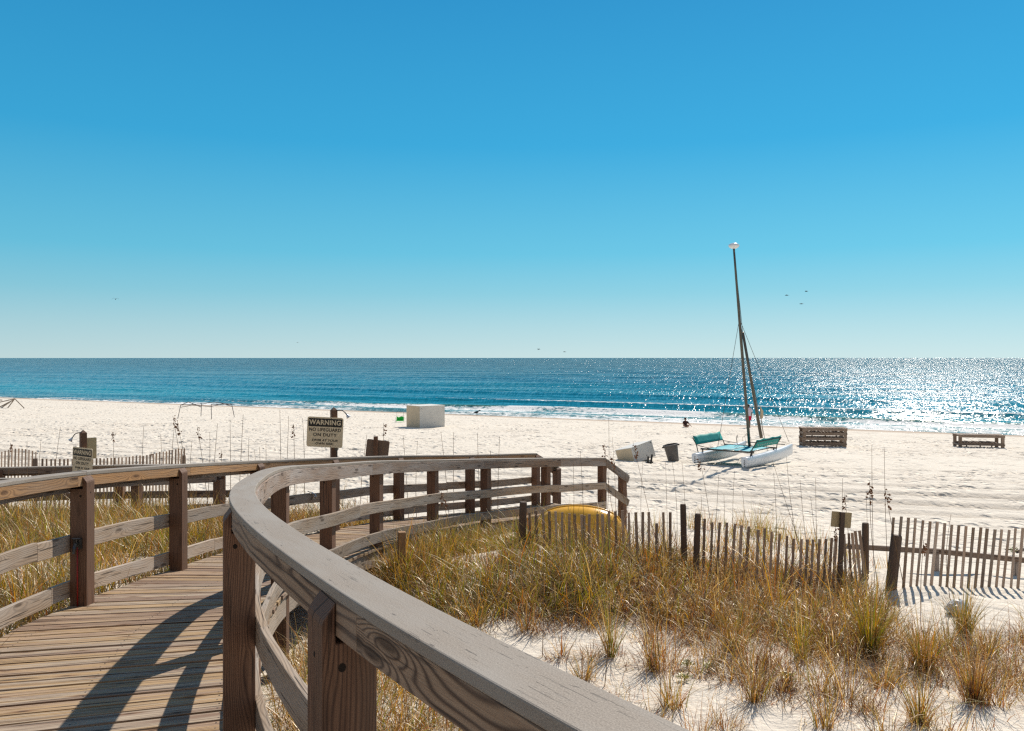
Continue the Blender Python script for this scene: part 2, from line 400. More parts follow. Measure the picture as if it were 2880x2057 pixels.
def sea_mat():
    t=NT('sea_water'); p=t.pos(); foam=t.attr('foam'); off=t.attr('off'); face=t.attr('face')
    # coordinates along / out from the shore
    rx=t.n.new('ShaderNodeVectorMath'); rx.operation='DOT_PRODUCT'; t.put(rx.inputs[0],p); rx.inputs[1].default_value=SA
    ry=t.n.new('ShaderNodeVectorMath'); ry.operation='DOT_PRODUCT'; t.put(ry.inputs[0],p); ry.inputs[1].default_value=SN
    u=rx.outputs['Value']; v=ry.outputs['Value']
    lo=t.math('LOGARITHM',t.math('MAXIMUM',off,1.0),10.0)
    c=t.ramp(t.mul(lo,.25),[(.0,(.17,.25,.19)),(.20,(.06,.27,.28)),(.34,(.006,.235,.29)),(.50,(.005,.165,.235)),(.66,(.004,.088,.125)),(1,(.004,.075,.10))])
    band=t.noise(t.comb(t.mul(u,.006),t.mul(v,.045)),1.0,3,.5,dim='2D')
    c=t.mix(t.rng(band,.42,.66,0,.5),c,(.004,.085,.16))
    c=t.mix(t.mul(face,.8),c,(.10,.15,.045))
    # long waves as bump, then every ripple facet gets its own slope; facets grow with distance from the beach
    def lay(su,sv,det=2): return t.noise(t.comb(t.mul(u,su),t.mul(v,sv)),1.0,det,.6,dim='2D')
    w1=lay(.30,.5,3); w2=lay(.07,.15,3); w3=lay(.012,.045,3)
    f1=t.rng(lo,1.3,2.3,.5,1); f2=t.rng(lo,1.8,3.0,.2,1)
    h=t.addm(t.mul(t.mul(w1,f1),.55),t.addm(t.mul(t.mul(w2,f2),2.6),t.mul(t.mul(w3,f2),9.0)))
    nb=t.bump(h,1.0,1.0); nb0=nb
    D=t.mul(t.math('POWER',t.addm(off,68.0),.82),2.05)
    def cells(ka,kb,seed):
        cv=t.math('FLOOR',t.math('DIVIDE',kb,D)); rw=t.n.new('ShaderNodeTexWhiteNoise'); rw.noise_dimensions='1D'; t.put(rw.inputs['W'],t.addm(cv,seed)); cu=t.math('FLOOR',t.addm(t.mul(t.math('DIVIDE',u,D),ka),t.mul(rw.outputs['Value'],9.0)))
        n=t.n.new('ShaderNodeTexWhiteNoise'); n.noise_dimensions='3D'; t.put(n.inputs['Vector'],t.comb(cu,cv,seed)); return t.sep(n.outputs['Color'])
    ca=cells(1000.0,5600.0,1.0); cb=cells(560.0,3300.0,2.0)
    gust=t.rng(lay(.010,.07,3),.34,.66,.66,1.15)
    sx=t.mul(t.mul(t.math('SUBTRACT',t.addm(ca[0],t.mul(cb[0],1.0)),1.0),.44),gust)
    sy=t.addm(t.mul(t.mul(t.math('SUBTRACT',t.addm(ca[1],t.mul(cb[1],1.0)),t.rng(lo,1.6,2.8,.62,.36)),.40),gust),t.mul(t.math('SUBTRACT',lay(.007,.06,4),.28),.42))
    av=t.n.new('ShaderNodeVectorMath'); av.operation='SCALE'; av.inputs[0].default_value=SA; t.put(av.inputs['Scale'],sx)
    bv=t.n.new('ShaderNodeVectorMath'); bv.operation='SCALE'; bv.inputs[0].default_value=-SN; t.put(bv.inputs['Scale'],sy)
    s1=t.n.new('ShaderNodeVectorMath'); s1.operation='ADD'; t.put(s1.inputs[0],nb); t.put(s1.inputs[1],av.outputs[0])
    s2=t.n.new('ShaderNodeVectorMath'); s2.operation='ADD'; t.put(s2.inputs[0],s1.outputs[0]); t.put(s2.inputs[1],bv.outputs[0])
    nn=t.n.new('ShaderNodeVectorMath'); nn.operation='NORMALIZE'; t.put(nn.inputs[0],s2.outputs[0]); nb=nn.outputs[0]
    ff=t.noise(t.comb(t.mul(u,1.3),t.mul(v,1.9)),1.0,5,.75,dim='2D')
    fm=t.rng(t.addm(foam,t.mul(t.math('SUBTRACT',ff,.5),1.5)),.38,.60)
    fm=t.mul(fm,t.rng(foam,.02,.12))
    glint=t.bsdf(c,.11,nb,.34,IOR=1.33)
    tl=t.n.new('ShaderNodeVectorMath'); tl.operation='SCALE'; tl.inputs[0].default_value=-SN; t.put(tl.inputs['Scale'],t.addm(.06,t.mul(lay(.006,.07,4),.22)))
    c1=t.n.new('ShaderNodeVectorMath'); c1.operation='ADD'; t.put(c1.inputs[0],nb0); t.put(c1.inputs[1],tl.outputs[0])
    c2=t.n.new('ShaderNodeVectorMath'); c2.operation='NORMALIZE'; t.put(c2.inputs[0],c1.outputs[0])
    calm=t.bsdf(c,.10,c2.outputs[0],.34,IOR=1.33)
    wm=t.n.new('ShaderNodeMixShader'); wm.inputs[0].default_value=.45; t.t.links.new(calm,wm.inputs[1]); t.t.links.new(glint,wm.inputs[2]); water=wm.outputs[0]
    fb=t.noise(t.comb(u,v),4.0,4,.7,dim='2D')
    white=t.bsdf((.78,.78,.76),.9,t.bump(fb,.8,.12),.1)
    m=t.n.new('ShaderNodeMixShader'); t.put(m.inputs[0],fm); t.t.links.new(water,m.inputs[1]); t.t.links.new(white,m.inputs[2])
    return t.done(m.outputs[0])
M['sea']=sea_mat()

M['white_paint']=plain('white_paint',(.72,.71,.68),.5,.4,0,.05,6,.02)
M['box_paint']=plain('weathered_white_box',(.62,.60,.55),.6,.35,0,.07,3,.03)
M['cream_tone']=plain('cream_box',(.55,.45,.31),.6,.35,0,.07,3,.03)  # darker, warmer tone for the box end panels; also the pennant
M['sign_face']=plain('sign_face',(.72,.61,.42),.45,.4,0,.05,12)
M['sign_back']=plain('sign_back',(.17,.12,.09),.55,.3,0,.08,9)
M['sign_tan']=plain('sign_tan_back',(.44,.35,.20),.55,.3,0,.08,9)
M['black']=plain('black_paint',(.014,.013,.012),.5,.4,0,.2,12)
M['dark_metal']=plain('dark_metal',(.10,.10,.10),.35,.5,.8,.2,20)
M['chrome']=plain('chrome_metal',(.55,.57,.60),.22,.5,1.0,.1,20)
M['alu']=plain('mast_metal',(.12,.11,.09),.35,.5,.7,.2,5)
M['gel']=plain('hull_gelcoat',(.70,.735,.77),.25,.5,0,.06,2)
M['teal']=plain('teal_cloth',(.012,.27,.25),.7,.3,0,.18,7,.1)
M['turq']=plain('turquoise_trampoline',(.015,.33,.40),.7,.3,0,.10,5,.1)
M['rope']=plain('rope',(.28,.22,.13),.8,.2,0,.2,30)
M['wire']=plain('wire',(.10,.09,.085),.5,.4,.5,.2,30)
M['yellow']=plain('yellow_plastic',(.88,.46,.035),.24,.5,0,.10,3)
M['bin']=plain('grey_bin',(.12,.11,.105),.6,.35,0,.15,5,.05)
M['bin_in']=plain('bin_inside',(.035,.03,.028),.8,.2)
M['green']=plain('green_cloth',(.01,.46,.05),.7,.3)
M['red_paint']=plain('red_pipe',(.26,.012,.010),.5,.4,0,.15,14)
M['skin']=plain('skin',(.36,.19,.12),.55,.35,0,.06,9)
M['skin_tan']=plain('skin_dark',(.22,.11,.07),.55,.35,0,.06,9)
M['hair']=plain('hair_dark',(.02,.014,.01),.6,.3,0,.2,40)
M['shirt']=plain('white_shirt',(.66,.60,.68),.85,.2,0,.06,14,.1)
M['shorts']=plain('red_shorts',(.62,.015,.06),.85,.2,0,.1,14,.1)
M['darkcloth']=plain('dark_cloth',(.05,.022,.022),.85,.2,0,.1,14)
M['bird']=plain('bird_dark',(.03,.035,.04),.7,.3)
M['birdw']=plain('bird_light',(.35,.33,.31),.7,.3)
M['pole']=plain('tent_pole',(.16,.15,.15),.4,.4,.5,.2,20)
M['polew']=plain('weathered_pole',(.30,.25,.20),.6,.3,0,.2,20)
M['bag']=plain('white_bag',(.62,.64,.66),.45,.4,0,.05,8,.2)
M['tile']=plain('small_blue_item',(.25,.5,.75),.5,.4)
# ---------------------------------------------------------------- beach and sea
def axis_lines(spec):
    out=[]
    for a,b,st in spec: out.extend(np.arange(a,b-1e-6,st))
    out.append(spec[-1][1]); return np.array(out)
xs=axis_lines([(-260,-130,6),(-130,-60,1.2),(-60,-34,.4),(-34,-22,.2),(-22,-7,.13),(-7,9,.085),(9,30,.13),(30,44,.25),(44,120,1.5),(120,200,8)])
ys=axis_lines([(-40,-8,2),(-8,0,.3),(0,14,.085),(14,24,.13),(24,58,.11),(58,80,.2),(80,100,.35),(100,130,.6),(130,240,5)])
X,Y=np.meshgrid(xs,ys); Zg=ground(X,Y)
nx,ny=len(xs),len(ys)
V=np.stack([X,Y,Zg],-1).reshape(-1,3)
I=np.arange(nx*ny).reshape(ny,nx)
Fq=np.stack([I[:-1,:-1],I[:-1,1:],I[1:,1:],I[1:,:-1]],-1).reshape(-1,4)
s=shore_s(X,Y)
wet=(1-sstep(1.0,4.2+2.2*(vnoise(X*.12,Y*.12,3)-.5),s))
dune=sstep(46,56,s)*np.ones_like(X)
rut=np.clip(ruts(X,Y),0,1)
o=np_mesh('beach_ground',V,Fq,M['sand'],smooth=True,attrs={'wet':wet.ravel(),'dune':dune.ravel(),'rut':rut.ravel()}); o['kind']='structure'; o['label']='pale sand beach and dunes with footprints and wheel ruts'

u=np.concatenate([-np.geomspace(30000,150,46),np.arange(-145,95,.5),np.geomspace(96,30000,46)])
v=np.concatenate([np.arange(-5,40,.22),np.geomspace(40,120,110)[0:],np.geomspace(121,60000,150)])
U,W=np.meshgrid(u,v)
n1=vnoise(U*.05,W*0,61)-.5; n2=vnoise(U*.13,W*0,62)-.5; n3=vnoise(U*.021+3,W*0,63)-.5; n4=vnoise(U*.6,W*.5,64)-.5
right=sstep(-75,-25,U)              # surf builds up towards the right
fade=(1-sstep(60,140,np.abs(U)))
def crest(c,wf,wb,h):               # steep towards the beach, gentle behind
    d=W-c; return h*np.where(d<0,np.exp(-(d/wf)**2),np.exp(-(d/wb)**2))
c1=3.2+2.2*n1+1.2*n2; c2=10.5+4.5*n3+2.0*n2; c3=25+6*n3+1.5*n1; c4=47+8*n3
h2=(.36+.5*n1+.25*n2)*right+.10; h2=np.clip(h2,.06,.7)
Zs=-.02+crest(c1,.9,1.6,.09)+crest(c2,1.05,2.4,.75)*h2+crest(c3,2.0,4.0,.36)*(.5+.5*right)+crest(c4,3.2,6,.34)
sw=(np.sin((W+10*n3)*2*PI/17)*.5+np.sin((W*1.0+.08*U)*2*PI/31+1)*.5)
Zs=Zs+sw*.14*sstep(40,60,W)*(1-sstep(300,700,W))
Zs=Zs*fade
Zs=Zs-.25*(1-sstep(-4.5,-1.2,W))
lacy=fbm(U*.22,W*.30,4,81); blot=vnoise(U*.035,W*.06,82)
f=np.zeros_like(U); left=1-right
f=np.maximum(f,(.52+.8*(lacy-.47))*np.exp(-(np.where(W<.6,(W-.6)/1.1,(W-.6)/(1.6+2.4*right)))**2))
lace=(1-sstep(.0,1.0,(W-c1-1.2)/(2.2+3.2*right)))*sstep(-1.6,.2,W)
f=np.maximum(f,(.22+.26*right*sstep(-10,30,U)+.9*(lacy-.47))*lace)
d2=W-c2
f=np.maximum(f,np.clip(.58+.9*(h2-.40)+.9*(lacy-.47),.0,1.0)*np.exp(-(np.where(d2<0,d2/4.2,d2/.7))**2)*(.12+.88*right))
f=np.maximum(f,(.38+.9*(lacy-.47)+.14*sstep(0,30,U))*right*np.exp(-((W-c2+5.5)/3.4)**2))
d3=W-c3
f=np.maximum(f,(.40+.5*(blot-.5))*right*np.exp(-(np.where(d3<0,d3/1.1,d3/.6))**2))
f=f*fade
face=np.exp(-((d2+.05)/.55)**2)*np.clip(h2*1.8-.1,0,1)*sstep(.45,.6,vnoise(U*.07,W*0,71))+.5*np.exp(-((W-c1-2.4)/.7)**2)*sstep(.5,.62,vnoise(U*.09,W*0,72))
f=np.clip(f,0,1)*(1-.85*np.clip(face,0,1))
P3=np.array([0,80.0,0])+U[...,None]*np.array(SA)+W[...,None]*np.array(SN)
P3[...,2]=Zs
nx,ny=len(u),len(v); I=np.arange(nx*ny).reshape(ny,nx)
Fq=np.stack([I[:-1,:-1],I[:-1,1:],I[1:,1:],I[1:,:-1]],-1).reshape(-1,4)
o=np_mesh('sea_water',P3.reshape(-1,3),Fq,M['sea'],smooth=True,attrs={'foam':f.ravel(),'off':np.maximum(W,0).ravel(),'face':face.ravel()}); o['kind']='structure'; o['label']='blue sea with surf breaking along the beach'
# ---------------------------------------------------------------- the boardwalk
M['hole']=plain('bolt_hole',(.018,.012,.009),.8,.2)
M['nail']=plain('nail_head',(.05,.042,.038),.6,.4,.4)
class Rail:
    def __init__(s, ctrl, side, step=.07):
        C=np.array(ctrl,float); n=len(C); pts=[]; s.marks=[]
        for i in range(n-1):
            p0=C[max(i-1,0)]; p1=C[i]; p2=C[i+1]; p3=C[min(i+2,n-1)]
            d=np.hypot(*(p2-p1)[:2]); k=max(2,int(d/step))
            s.marks.append(len(pts))
            d0=max(np.hypot(*(p1-p0)[:2]),1e-6); d2=max(np.hypot(*(p3-p2)[:2]),1e-6)
            m1=(p2-p0)/(d0+d)*d if i>0 else (p2-p1)
            m2=(p3-p1)/(d+d2)*d if i<n-2 else (p2-p1)
            for j in range(k):
                t=j/k
                pts.append((2*t**3-3*t*t+1)*p1+(t**3-2*t*t+t)*m1+(-2*t**3+3*t*t)*p2+(t**3-t*t)*m2)
        s.marks.append(len(pts)); pts.append(C[-1]); P=np.array(pts)
        s.xy=P[:,:2]; s.top=CZ-P[:,2]; s.deck=CZ-P[:,3]
        T=np.gradient(s.xy,axis=0); s.t=T/np.linalg.norm(T,axis=1)[:,None]
        s.o=np.stack([s.t[:,1],-s.t[:,0]],1)*(1 if side=='R' else -1)
        s.s=np.concatenate([[0],np.cumsum(np.linalg.norm(np.diff(s.xy,axis=0),axis=1))])
    def sweep(s,mb,i0,i1,l0,l1,z0,z1,ref='top',r=None,step=1,wob=0.0):
        r=random.random() if r is None else r; o=random.random()*40; o2=random.random()*7
        Z=s.top if ref=='top' else s.deck
        ids=list(range(i0,i1,step))+[i1]; prev=None
        ph=random.random()*6
        for i in ids:
            q=s.xy[i]; w=wob*math.sin(s.s[i]*1.9+ph)
            c=[(q[0]+s.o[i][0]*l,q[1]+s.o[i][1]*l,Z[i]+z+w) for l,z in ((l0,z0),(l1,z0),(l1,z1),(l0,z1))]
            n=mb.add(c); u=o+s.s[i]
            if prev is None: mb.face([n,n+1,n+2,n+3],[(u,o2),(u,o2+.03),(u+.1,o2+.03),(u+.1,o2)],r)
            else:
                m,pu=prev; W=abs(l1-l0); H=abs(z1-z0); per=[0,W,W+H,2*W+H,2*W+2*H]
                for k in range(4):
                    j=(k+1)%4
                    mb.face([m+k,n+k,n+j,m+j],[(pu,o2+per[k]),(u,o2+per[k]),(u,o2+per[k+1]),(pu,o2+per[k+1])],r)
            prev=(n,u)
        n,u=prev; mb.face([n+3,n+2,n+1,n],[(u,o2),(u,o2+.03),(u+.1,o2+.03),(u+.1,o2)],r)
    def pieces(s,lens,start=0,end=None):
        end=len(s.s)-1 if end is None else end
        out=[]; i=start; k=0
        while i<end:
            tgt=s.s[i]+lens[k%len(lens)]; j=int(np.searchsorted(s.s,tgt)); j=min(max(j,i+1),end)
            if end-j<6: j=end
            out.append((i,j)); i=j; k+=1
        return out
    def post(s,i,parent,name='post',top=True,down=None,w=.07,ztop=None):
        mb=MB(); q=s.xy[i]; zt=s.top[i]+.012; zn=s.top[i]-.135
        zb=(gz(q[0],q[1])-.15) if down is None else s.deck[i]-down
        O=Vector((s.o[i][0],s.o[i][1],0)); T=Vector((s.t[i][0],s.t[i][1],0)); Z=Vector((0,0,1))
        if top: poly=[(-w,zb),(w,zb),(w,zn),(-.036,zn),(-.036,zt-.045),(-.066,zt-.085),(-w,zt-.098)]
        else: poly=[(-w,zb),(w,zb),(w,zn),(-w,zn)]
        mb.prism(poly,(q[0],q[1],0),O,Z,T,-w,w)
        # dark counter-bored bolt holes
        for zz,rr_ in ((zn-.06,.010),):
            c=Vector((q[0],q[1],zz))-T*(w+.0006)+O*(-.02); k0=mb.add([c+O*rr_*math.cos(a)+Z*rr_*1.15*math.sin(a) for a in np.linspace(0,2*PI,11)[:-1]]); mb.face(range(k0,k0+10),None,.5,1)
            c=Vector((q[0],q[1],zz+.02))-O*(w+.0006); k0=mb.add([c+T*rr_*.7*math.cos(a)+Z*rr_*.8*math.sin(a) for a in np.linspace(0,2*PI,11)[:-1]]); mb.face(range(k0,k0+10),None,.5,1)
        return mb.build(name,[M['post'],M['hole']],parent,bevel=.004)

RC=[(2.0,-1.45,.40,1.50),(1.17,-.42,.455,1.56),(.52,.62,.507,1.61),(-.433,2.17,.567,1.687),(-1.28,4.0,.673,1.793),(-1.815,5.9,.83,1.95),
    (-2.12,7.8,.995,2.115),(-2.03,9.4,1.167,2.287),(-1.78,11.2,1.35,2.47),(-1.2265,13.2,1.573,2.69),(-.46,14.9,1.757,2.877),(.657,16.6,1.943,3.06),(1.9,18.0,2.10,3.21)]
LC=[(.6,-2.3,.42,1.54),(-.45,-.95,.47,1.59),(-1.4,.75,.53,1.65),(-2.25,2.45,.61,1.73),(-3.05,4.2,.72,1.84),(-3.53,5.85,.855,1.975),(-3.625,7.2,.96,2.08),(-3.557,9.1,1.141,2.26),(-3.37,11.3,1.363,2.48),
    (-2.74,13.1,1.53,2.65),(-1.99,15.0,1.719,2.84),(-.816,16.6,1.888,3.01),(.516,18.5,2.066,3.19)]
RR=Rail(RC,'R'); LL=Rail(LC,'L')
WALK=empty('boardwalk',(-1.3,4.0,CZ-1.8),0,'curving weathered timber boardwalk with railings leading down to the beach','boardwalk')

def build_railing(rl, nm_label, endposts, skip=()):
    rp=bpy.data.objects.new('railing',None); COL.objects.link(rp); rp.parent=WALK; rp.location=(0,0,0)
    rp['label']=nm_label
    class Pz: pass
    def B(mb,name,mat,bev=0,smooth=False):
        o=mb.build(name,mat,None,bevel=bev,smooth=smooth,loc=WALK.location); o.location=(0,0,0); o.parent=rp; return o
    n=len(rl.s)-1
    mb=MB()
    cuts=[0,rl.marks[6],rl.marks[9],n] if rl is RR else [0,rl.marks[4],rl.marks[6],rl.marks[8]+3,rl.marks[10],n]
    for a,b in zip(cuts[:-1],cuts[1:]): rl.sweep(mb,a,b,-.038,.094,-.030,0+random.uniform(-.003,.003),'top')
    B(mb,'cap_rail',M['cap'],.004)
    mb=MB()
    for a,b in rl.pieces([2.05,2.0,2.2]): rl.sweep(mb,a,b,-.035,-.001,-.031-.089,-.031,'top')
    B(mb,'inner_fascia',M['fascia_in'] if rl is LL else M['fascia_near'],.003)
    mb=MB()
    for a,b in rl.pieces([3.2,4.1,2.6]): rl.sweep(mb,a,b,.0705,.1055,-.031-.14,-.031,'top')
    B(mb,'outer_fascia',M['fascia_out'],.003)
    mb=MB()
    for a,b in rl.pieces([2.7,3.3,3.9]): rl.sweep(mb,a,b,.0705,.108+random.uniform(-.004,.004),-.665,-.525,'top',wob=.008)
    B(mb,'mid_rail',M['midrail'],.004)
    mb=MB()
    for a,b in rl.pieces([3.4,2.9,3.8]): rl.sweep(mb,a,b,.0705,.108,-.06-.995,-.055-.865,'top',wob=.006)
    B(mb,'toe_board',M['midrail'],.004)
    for k in range(len(rl.marks)):
        if k in skip: continue
        i=min(rl.marks[k],n)
        o=rl.post(i,None); 
        me=o.data
        for v in me.vertices: v.co-=WALK.location
        o.parent=rp
    return rp
RAILR=build_railing(RR,'right hand railing with wide painted cap in the foreground',())
RAILL=build_railing(LL,'left hand railing with tan sunlit fascia',(),(5,))

# deck planks
def deck_pairs(step=.146):
    out=[]; S=np.arange(RR.s[2],RR.s[-1],step); li=0
    for sv in S:
        i=int(np.searchsorted(RR.s,sv)); i=min(i,len(RR.s)-1)
        f=(sv-RR.s[i-1])/max(RR.s[i]-RR.s[i-1],1e-6)
        q=RR.xy[i-1]*(1-f)+RR.xy[i]*f; t=RR.t[i]; z=RR.deck[i-1]*(1-f)+RR.deck[i]*f
        d=(LL.xy-q); a=np.abs(d@t)+ (np.linalg.norm(d,axis=1)>2.4)*9
        li=int(np.argmin(a)); 
        # refine along the left curve
        d0=float(d[li]@t); lp=LL.xy[li]-LL.t[li]*d0/max(.3,float(LL.t[li]@t)); lz=LL.deck[li]
        out.append((q,lp,z,lz,t))
    return out
DP=deck_pairs()
mb=MB()
for k in range(len(DP)-1):
    (r0,l0,zr0,zl0,t0),(r1,l1,zr1,zl1,t1)=DP[k],DP[k+1]
    g=.005+random.random()*.007
    dz=random.uniform(-.003,.003)
    def P(a,b,za,zb,e,f):   # e along the plank (0 at right), f across
        pass
    ax=(np.array(l0)-r0); ax/=np.linalg.norm(ax); bx=(np.array(l1)-r1); bx/=np.linalg.norm(bx)
    er=.085+random.uniform(-.012,.012); el=.085+random.uniform(-.012,.012)
    A0=r0-ax*er; B0=np.array(l0)+ax*el; A1=r1-bx*er; B1=np.array(l1)+bx*el
    gv=np.array(t0)*g
    top=[(*(A0+gv),zr0+dz),(*(A1-gv),zr1+dz),(*(B1-gv),zl1+dz),(*(B0+gv),zl0+dz)]
    n=mb.add(top+[(x,y,z-.038) for x,y,z in top])
    L=float(np.linalg.norm(A0-B0)); u=random.random()*60; v=random.random()*9; r=random.random(); W=.135
    mb.face([n,n+1,n+2,n+3],[(u,v),(u,v+W),(u+L,v+W),(u+L,v)],r)
    mb.face([n+7,n+6,n+5,n+4],[(u,v),(u,v+W),(u+L,v+W),(u+L,v)],r)
    for a,b,qa,qb in ((0,4,1,5),(1,5,2,6),(2,6,3,7),(3,7,0,4)):
        mb.face([n+a,n+b,n+qb,n+qa],[(u,v),(u,v+.038),(u+(.14 if a%2==0 else L),v+.038),(u+(.14 if a%2==0 else L),v)],r)
    for fx in (.10,.5,.9):
        for fy in (.24,.76):
            a=A0+(B0-A0)*(fx+random.uniform(-.008,.008)); b=A1+(B1-A1)*(fx+random.uniform(-.008,.008)); c=a+(b-a)*fy; zc=(zr0+(zl0-zr0)*fx)*(1-fy)+(zr1+(zl1-zr1)*fx)*fy+dz+.0012
            k0=mb.add([(c[0]+.006*math.cos(q),c[1]+.006*math.sin(q),zc) for q in (.4,1.97,3.54,5.11)]); mb.face([k0,k0+1,k0+2,k0+3],None,.5,1)
mb.build('deck',[M['deck'],M['nail']],WALK,bevel=.003)
# rim joists
for rl in (RR,LL):
    mb=MB()
    for a,b in rl.pieces([3.0,3.6]): rl.sweep(mb,a,b,.03,.068,-.042-.19,-.042,'deck')
    mb.build('rim_joist',M['joist'],WALK,bevel=.003)
for k in range(6,len(DP)-1,14):
    r0,l0,zr,zl,t=DP[k]; mb=MB()
    mb.beam((*r0,zr-.16),(*l0,zl-.16),.04,.20); mb.build('cross_joist',M['joist'],WALK)

# steps down to the sand with sloping rails
class Seg: pass
def stair_rail(p0,h0,p1,h1,outsign,parent):
    """short sloping rail from post p0 to post p1"""
    a=Vector((p0[0],p0[1],CZ-h0)); b=Vector((p1[0],p1[1],CZ-h1)); d=(b-a); hd=Vector((d.x,d.y,0)).normalized()
    o=Vector((hd.y,-hd.x,0))*outsign
    mb=MB(); mb.beam(a+o*.035-hd*.02-Vector((0,0,.015)),b+o*.035+hd*.12-Vector((0,0,.015+.06)),.14,.03); x=mb.build('stair_cap',M['cap'],WALK,bevel=.003)
    mb=MB(); mb.beam(a+o*.088-Vector((0,0,.10)),b+o*.088+hd*.10-Vector((0,0,.155)),.035,.14); mb.build('stair_fascia',M['fascia_out'],WALK,bevel=.003)
    mb=MB(); mb.beam(a+o*.088-Vector((0,0,.60)),b+o*.088+hd*.10-Vector((0,0,.655)),.035,.14); mb.build('stair_mid_rail',M['midrail'],WALK,bevel=.003)
    mb=MB(); zb=gz(b.x,b.y)-.2
    mb.prism([(-.07,zb),(.07,zb),(.07,b.z-.10),(-.036,b.z-.10),(-.036,b.z-.03),(-.07,b.z-.06)],(b.x,b.y,0),o,Vector((0,0,1)),hd,-.07,.07)
    mb.build('stair_post',M['post'],WALK,bevel=.004)
stair_rail((1.9,18.0),2.10,(2.40,18.55),2.50,1,WALK)
stair_rail((.516,18.5),2.066,(1.0,19.05),2.42,-1,WALK)
for k in range(4):
    mb=MB(); e=Vector((.67,.74,0)); s0=Vector((1.9,18.0,0)); s1=Vector((.516,18.5,0))
    off=e*(.16+.27*k); z=CZ-3.20-.17*(k+1)
    mb.beam(s0+off+Vector((.05,0,z)),s1+off+e*.12+Vector((-.05,0,z)),.26,.04)
    mb.build('step',M['deck'],WALK)

# tap with a red pipe on the first left post
i1=LL.marks[6]; q=LL.xy[i1]; T=Vector((*LL.t[i1],0)); O=Vector((*LL.o[i1],0)); Z=Vector((0,0,1))
base=Vector((q[0],q[1],LL.deck[i1]))-T*.07+O*.0
mb=MB(); mb.tube([base-T*.012+Z*.0,base-T*.014+Z*.5],.0062,7); pipe=mb.build('red_pipe',M['red_paint'],WALK,smooth=True)
mb=MB(); mb.tube([base-T*.0+Z*.53,base-T*.05+Z*.53,base-T*.075+Z*.50,base-T*.08+Z*.46],.013,8)
mb.tube([base-T*.03+Z*.53,base-T*.03+Z*.575],.008,6); mb.tube([base-T*.03+Z*.575-O*.035,base-T*.03+Z*.575+O*.035],.009,6)
mb.box(base-T*.006+Z*.53,.07,.02,.09)
mb.build('water_tap',M['dark_metal'],WALK,smooth=False)
# clips on the left middle rail
i4=LL.marks[9]-6; q=LL.xy[i4]
c=Vector((q[0],q[1],LL.top[i4]-.56))+Vector((*LL.o[i4],0))*.06
mb=MB(); mb.tube([c+Vector((-.03,-.02,.05)),c+Vector((.02,-.03,.02)),c+Vector((.05,-.04,-.02)),c+Vector((.02,-.05,-.05)),c+Vector((-.005,-.05,-.02)),c+Vector((.03,-.05,.0))],.007,6)
mb.build('metal_clip',M['chrome'],WALK,smooth=True)
i4=LL.marks[8]+20; q=LL.xy[i4]; c=Vector((q[0],q[1],LL.top[i4]-.55))+Vector((*LL.o[i4],0))*.06
mb=MB(); mb.tube([c+Vector((-.05,-.02,.06)),c+Vector((.01,-.03,.04)),c+Vector((.02,-.03,-.03)),c+Vector((.0,-.03,-.07))],.006,6)
mb.build('cable_loop',M['black'],WALK,smooth=True)

# ---------------------------------------------------------------- the branch boardwalk on the left
SIDE=empty('side_boardwalk',(-7.5,15.5,CZ-3.2),0,'straight side boardwalk with dark railings beyond the left railing','boardwalk')
def side_rail(pts,side):
    rl=Rail(pts,side,.3); n=len(rl.s)-1
    rp=bpy.data.objects.new('railing',None); COL.objects.link(rp); rp.parent=SIDE
    def B(mb,name,mat):
        o=mb.build(name,mat,None,loc=SIDE.location); o.location=(0,0,0); o.parent=rp
    for nm,mat,l0,l1,z0,z1 in (('cap_rail',M['cap'],-.038,.104,-.03,0),('inner_fascia',M['fascia_out'],-.035,-.001,-.12,-.031),('outer_fascia',M['fascia_out'],.0705,.1055,-.171,-.031),('mid_rail',M['fascia_out'],.0705,.108,-.665,-.525),('toe_board',M['fascia_out'],.0705,.108,-1.05,-.92)):
        mb=MB()
        for a,b in rl.pieces([3.2,3.6]): rl.sweep(mb,a,b,l0,l1,z0,z1,'top')
        B(mb,nm,mat)
    k=0
    for k in range(len(rl.marks)):
        i=min(rl.marks[k],n); o=rl.post(i,None)
        for v in o.data.vertices: v.co-=SIDE.location
        o.parent=rp
    return rl
A=side_rail([(-14.5,15.6,2.07,3.15),(-12.2,15.9,2.08,3.16),(-9.75,16.25,2.09,3.17),(-7.6,16.55,2.08,3.17),(-5.75,16.7,2.08,3.18),(-4.65,15.9,1.92,3.1)],'L')
Bq=side_rail([(-13.5,14.4,2.07,3.1),(-11.2,14.65,2.085,3.12),(-8.9,14.9,2.10,3.15),(-6.6,15.0,2.07,3.14),(-4.9,14.3,1.9,3.02)],'R')
mb=MB()
for k in range(58):
    f=k/57; a=Vector((-14.2,15.55,0)).lerp(Vector((-5.2,16.75,0)),f); b=Vector((-13.6,14.3,0)).lerp(Vector((-4.6,15.0,0)),f)
    z=CZ-3.16
    mb.beam((a.x,a.y,z),(b.x,b.y,z),.14,.038)
mb.build('deck',M['deck'],SIDE)

# short sawn stub beside the right edge of the walk
p=at(1128,1509,10.75)
mb=MB(); mb.beam(Vector((p.x,p.y,gz(p.x,p.y)-.1)),p+Vector((.01,-.01,.06)),.09,.09,(1,.3,0))
o=mb.build('wood_stub',M['fascia_in'],None,bevel=.004,loc=(p.x,p.y,gz(p.x,p.y)))
tag(o,'short yellowish sawn timber stub standing in grass beside the boardwalk edge','wood stub')
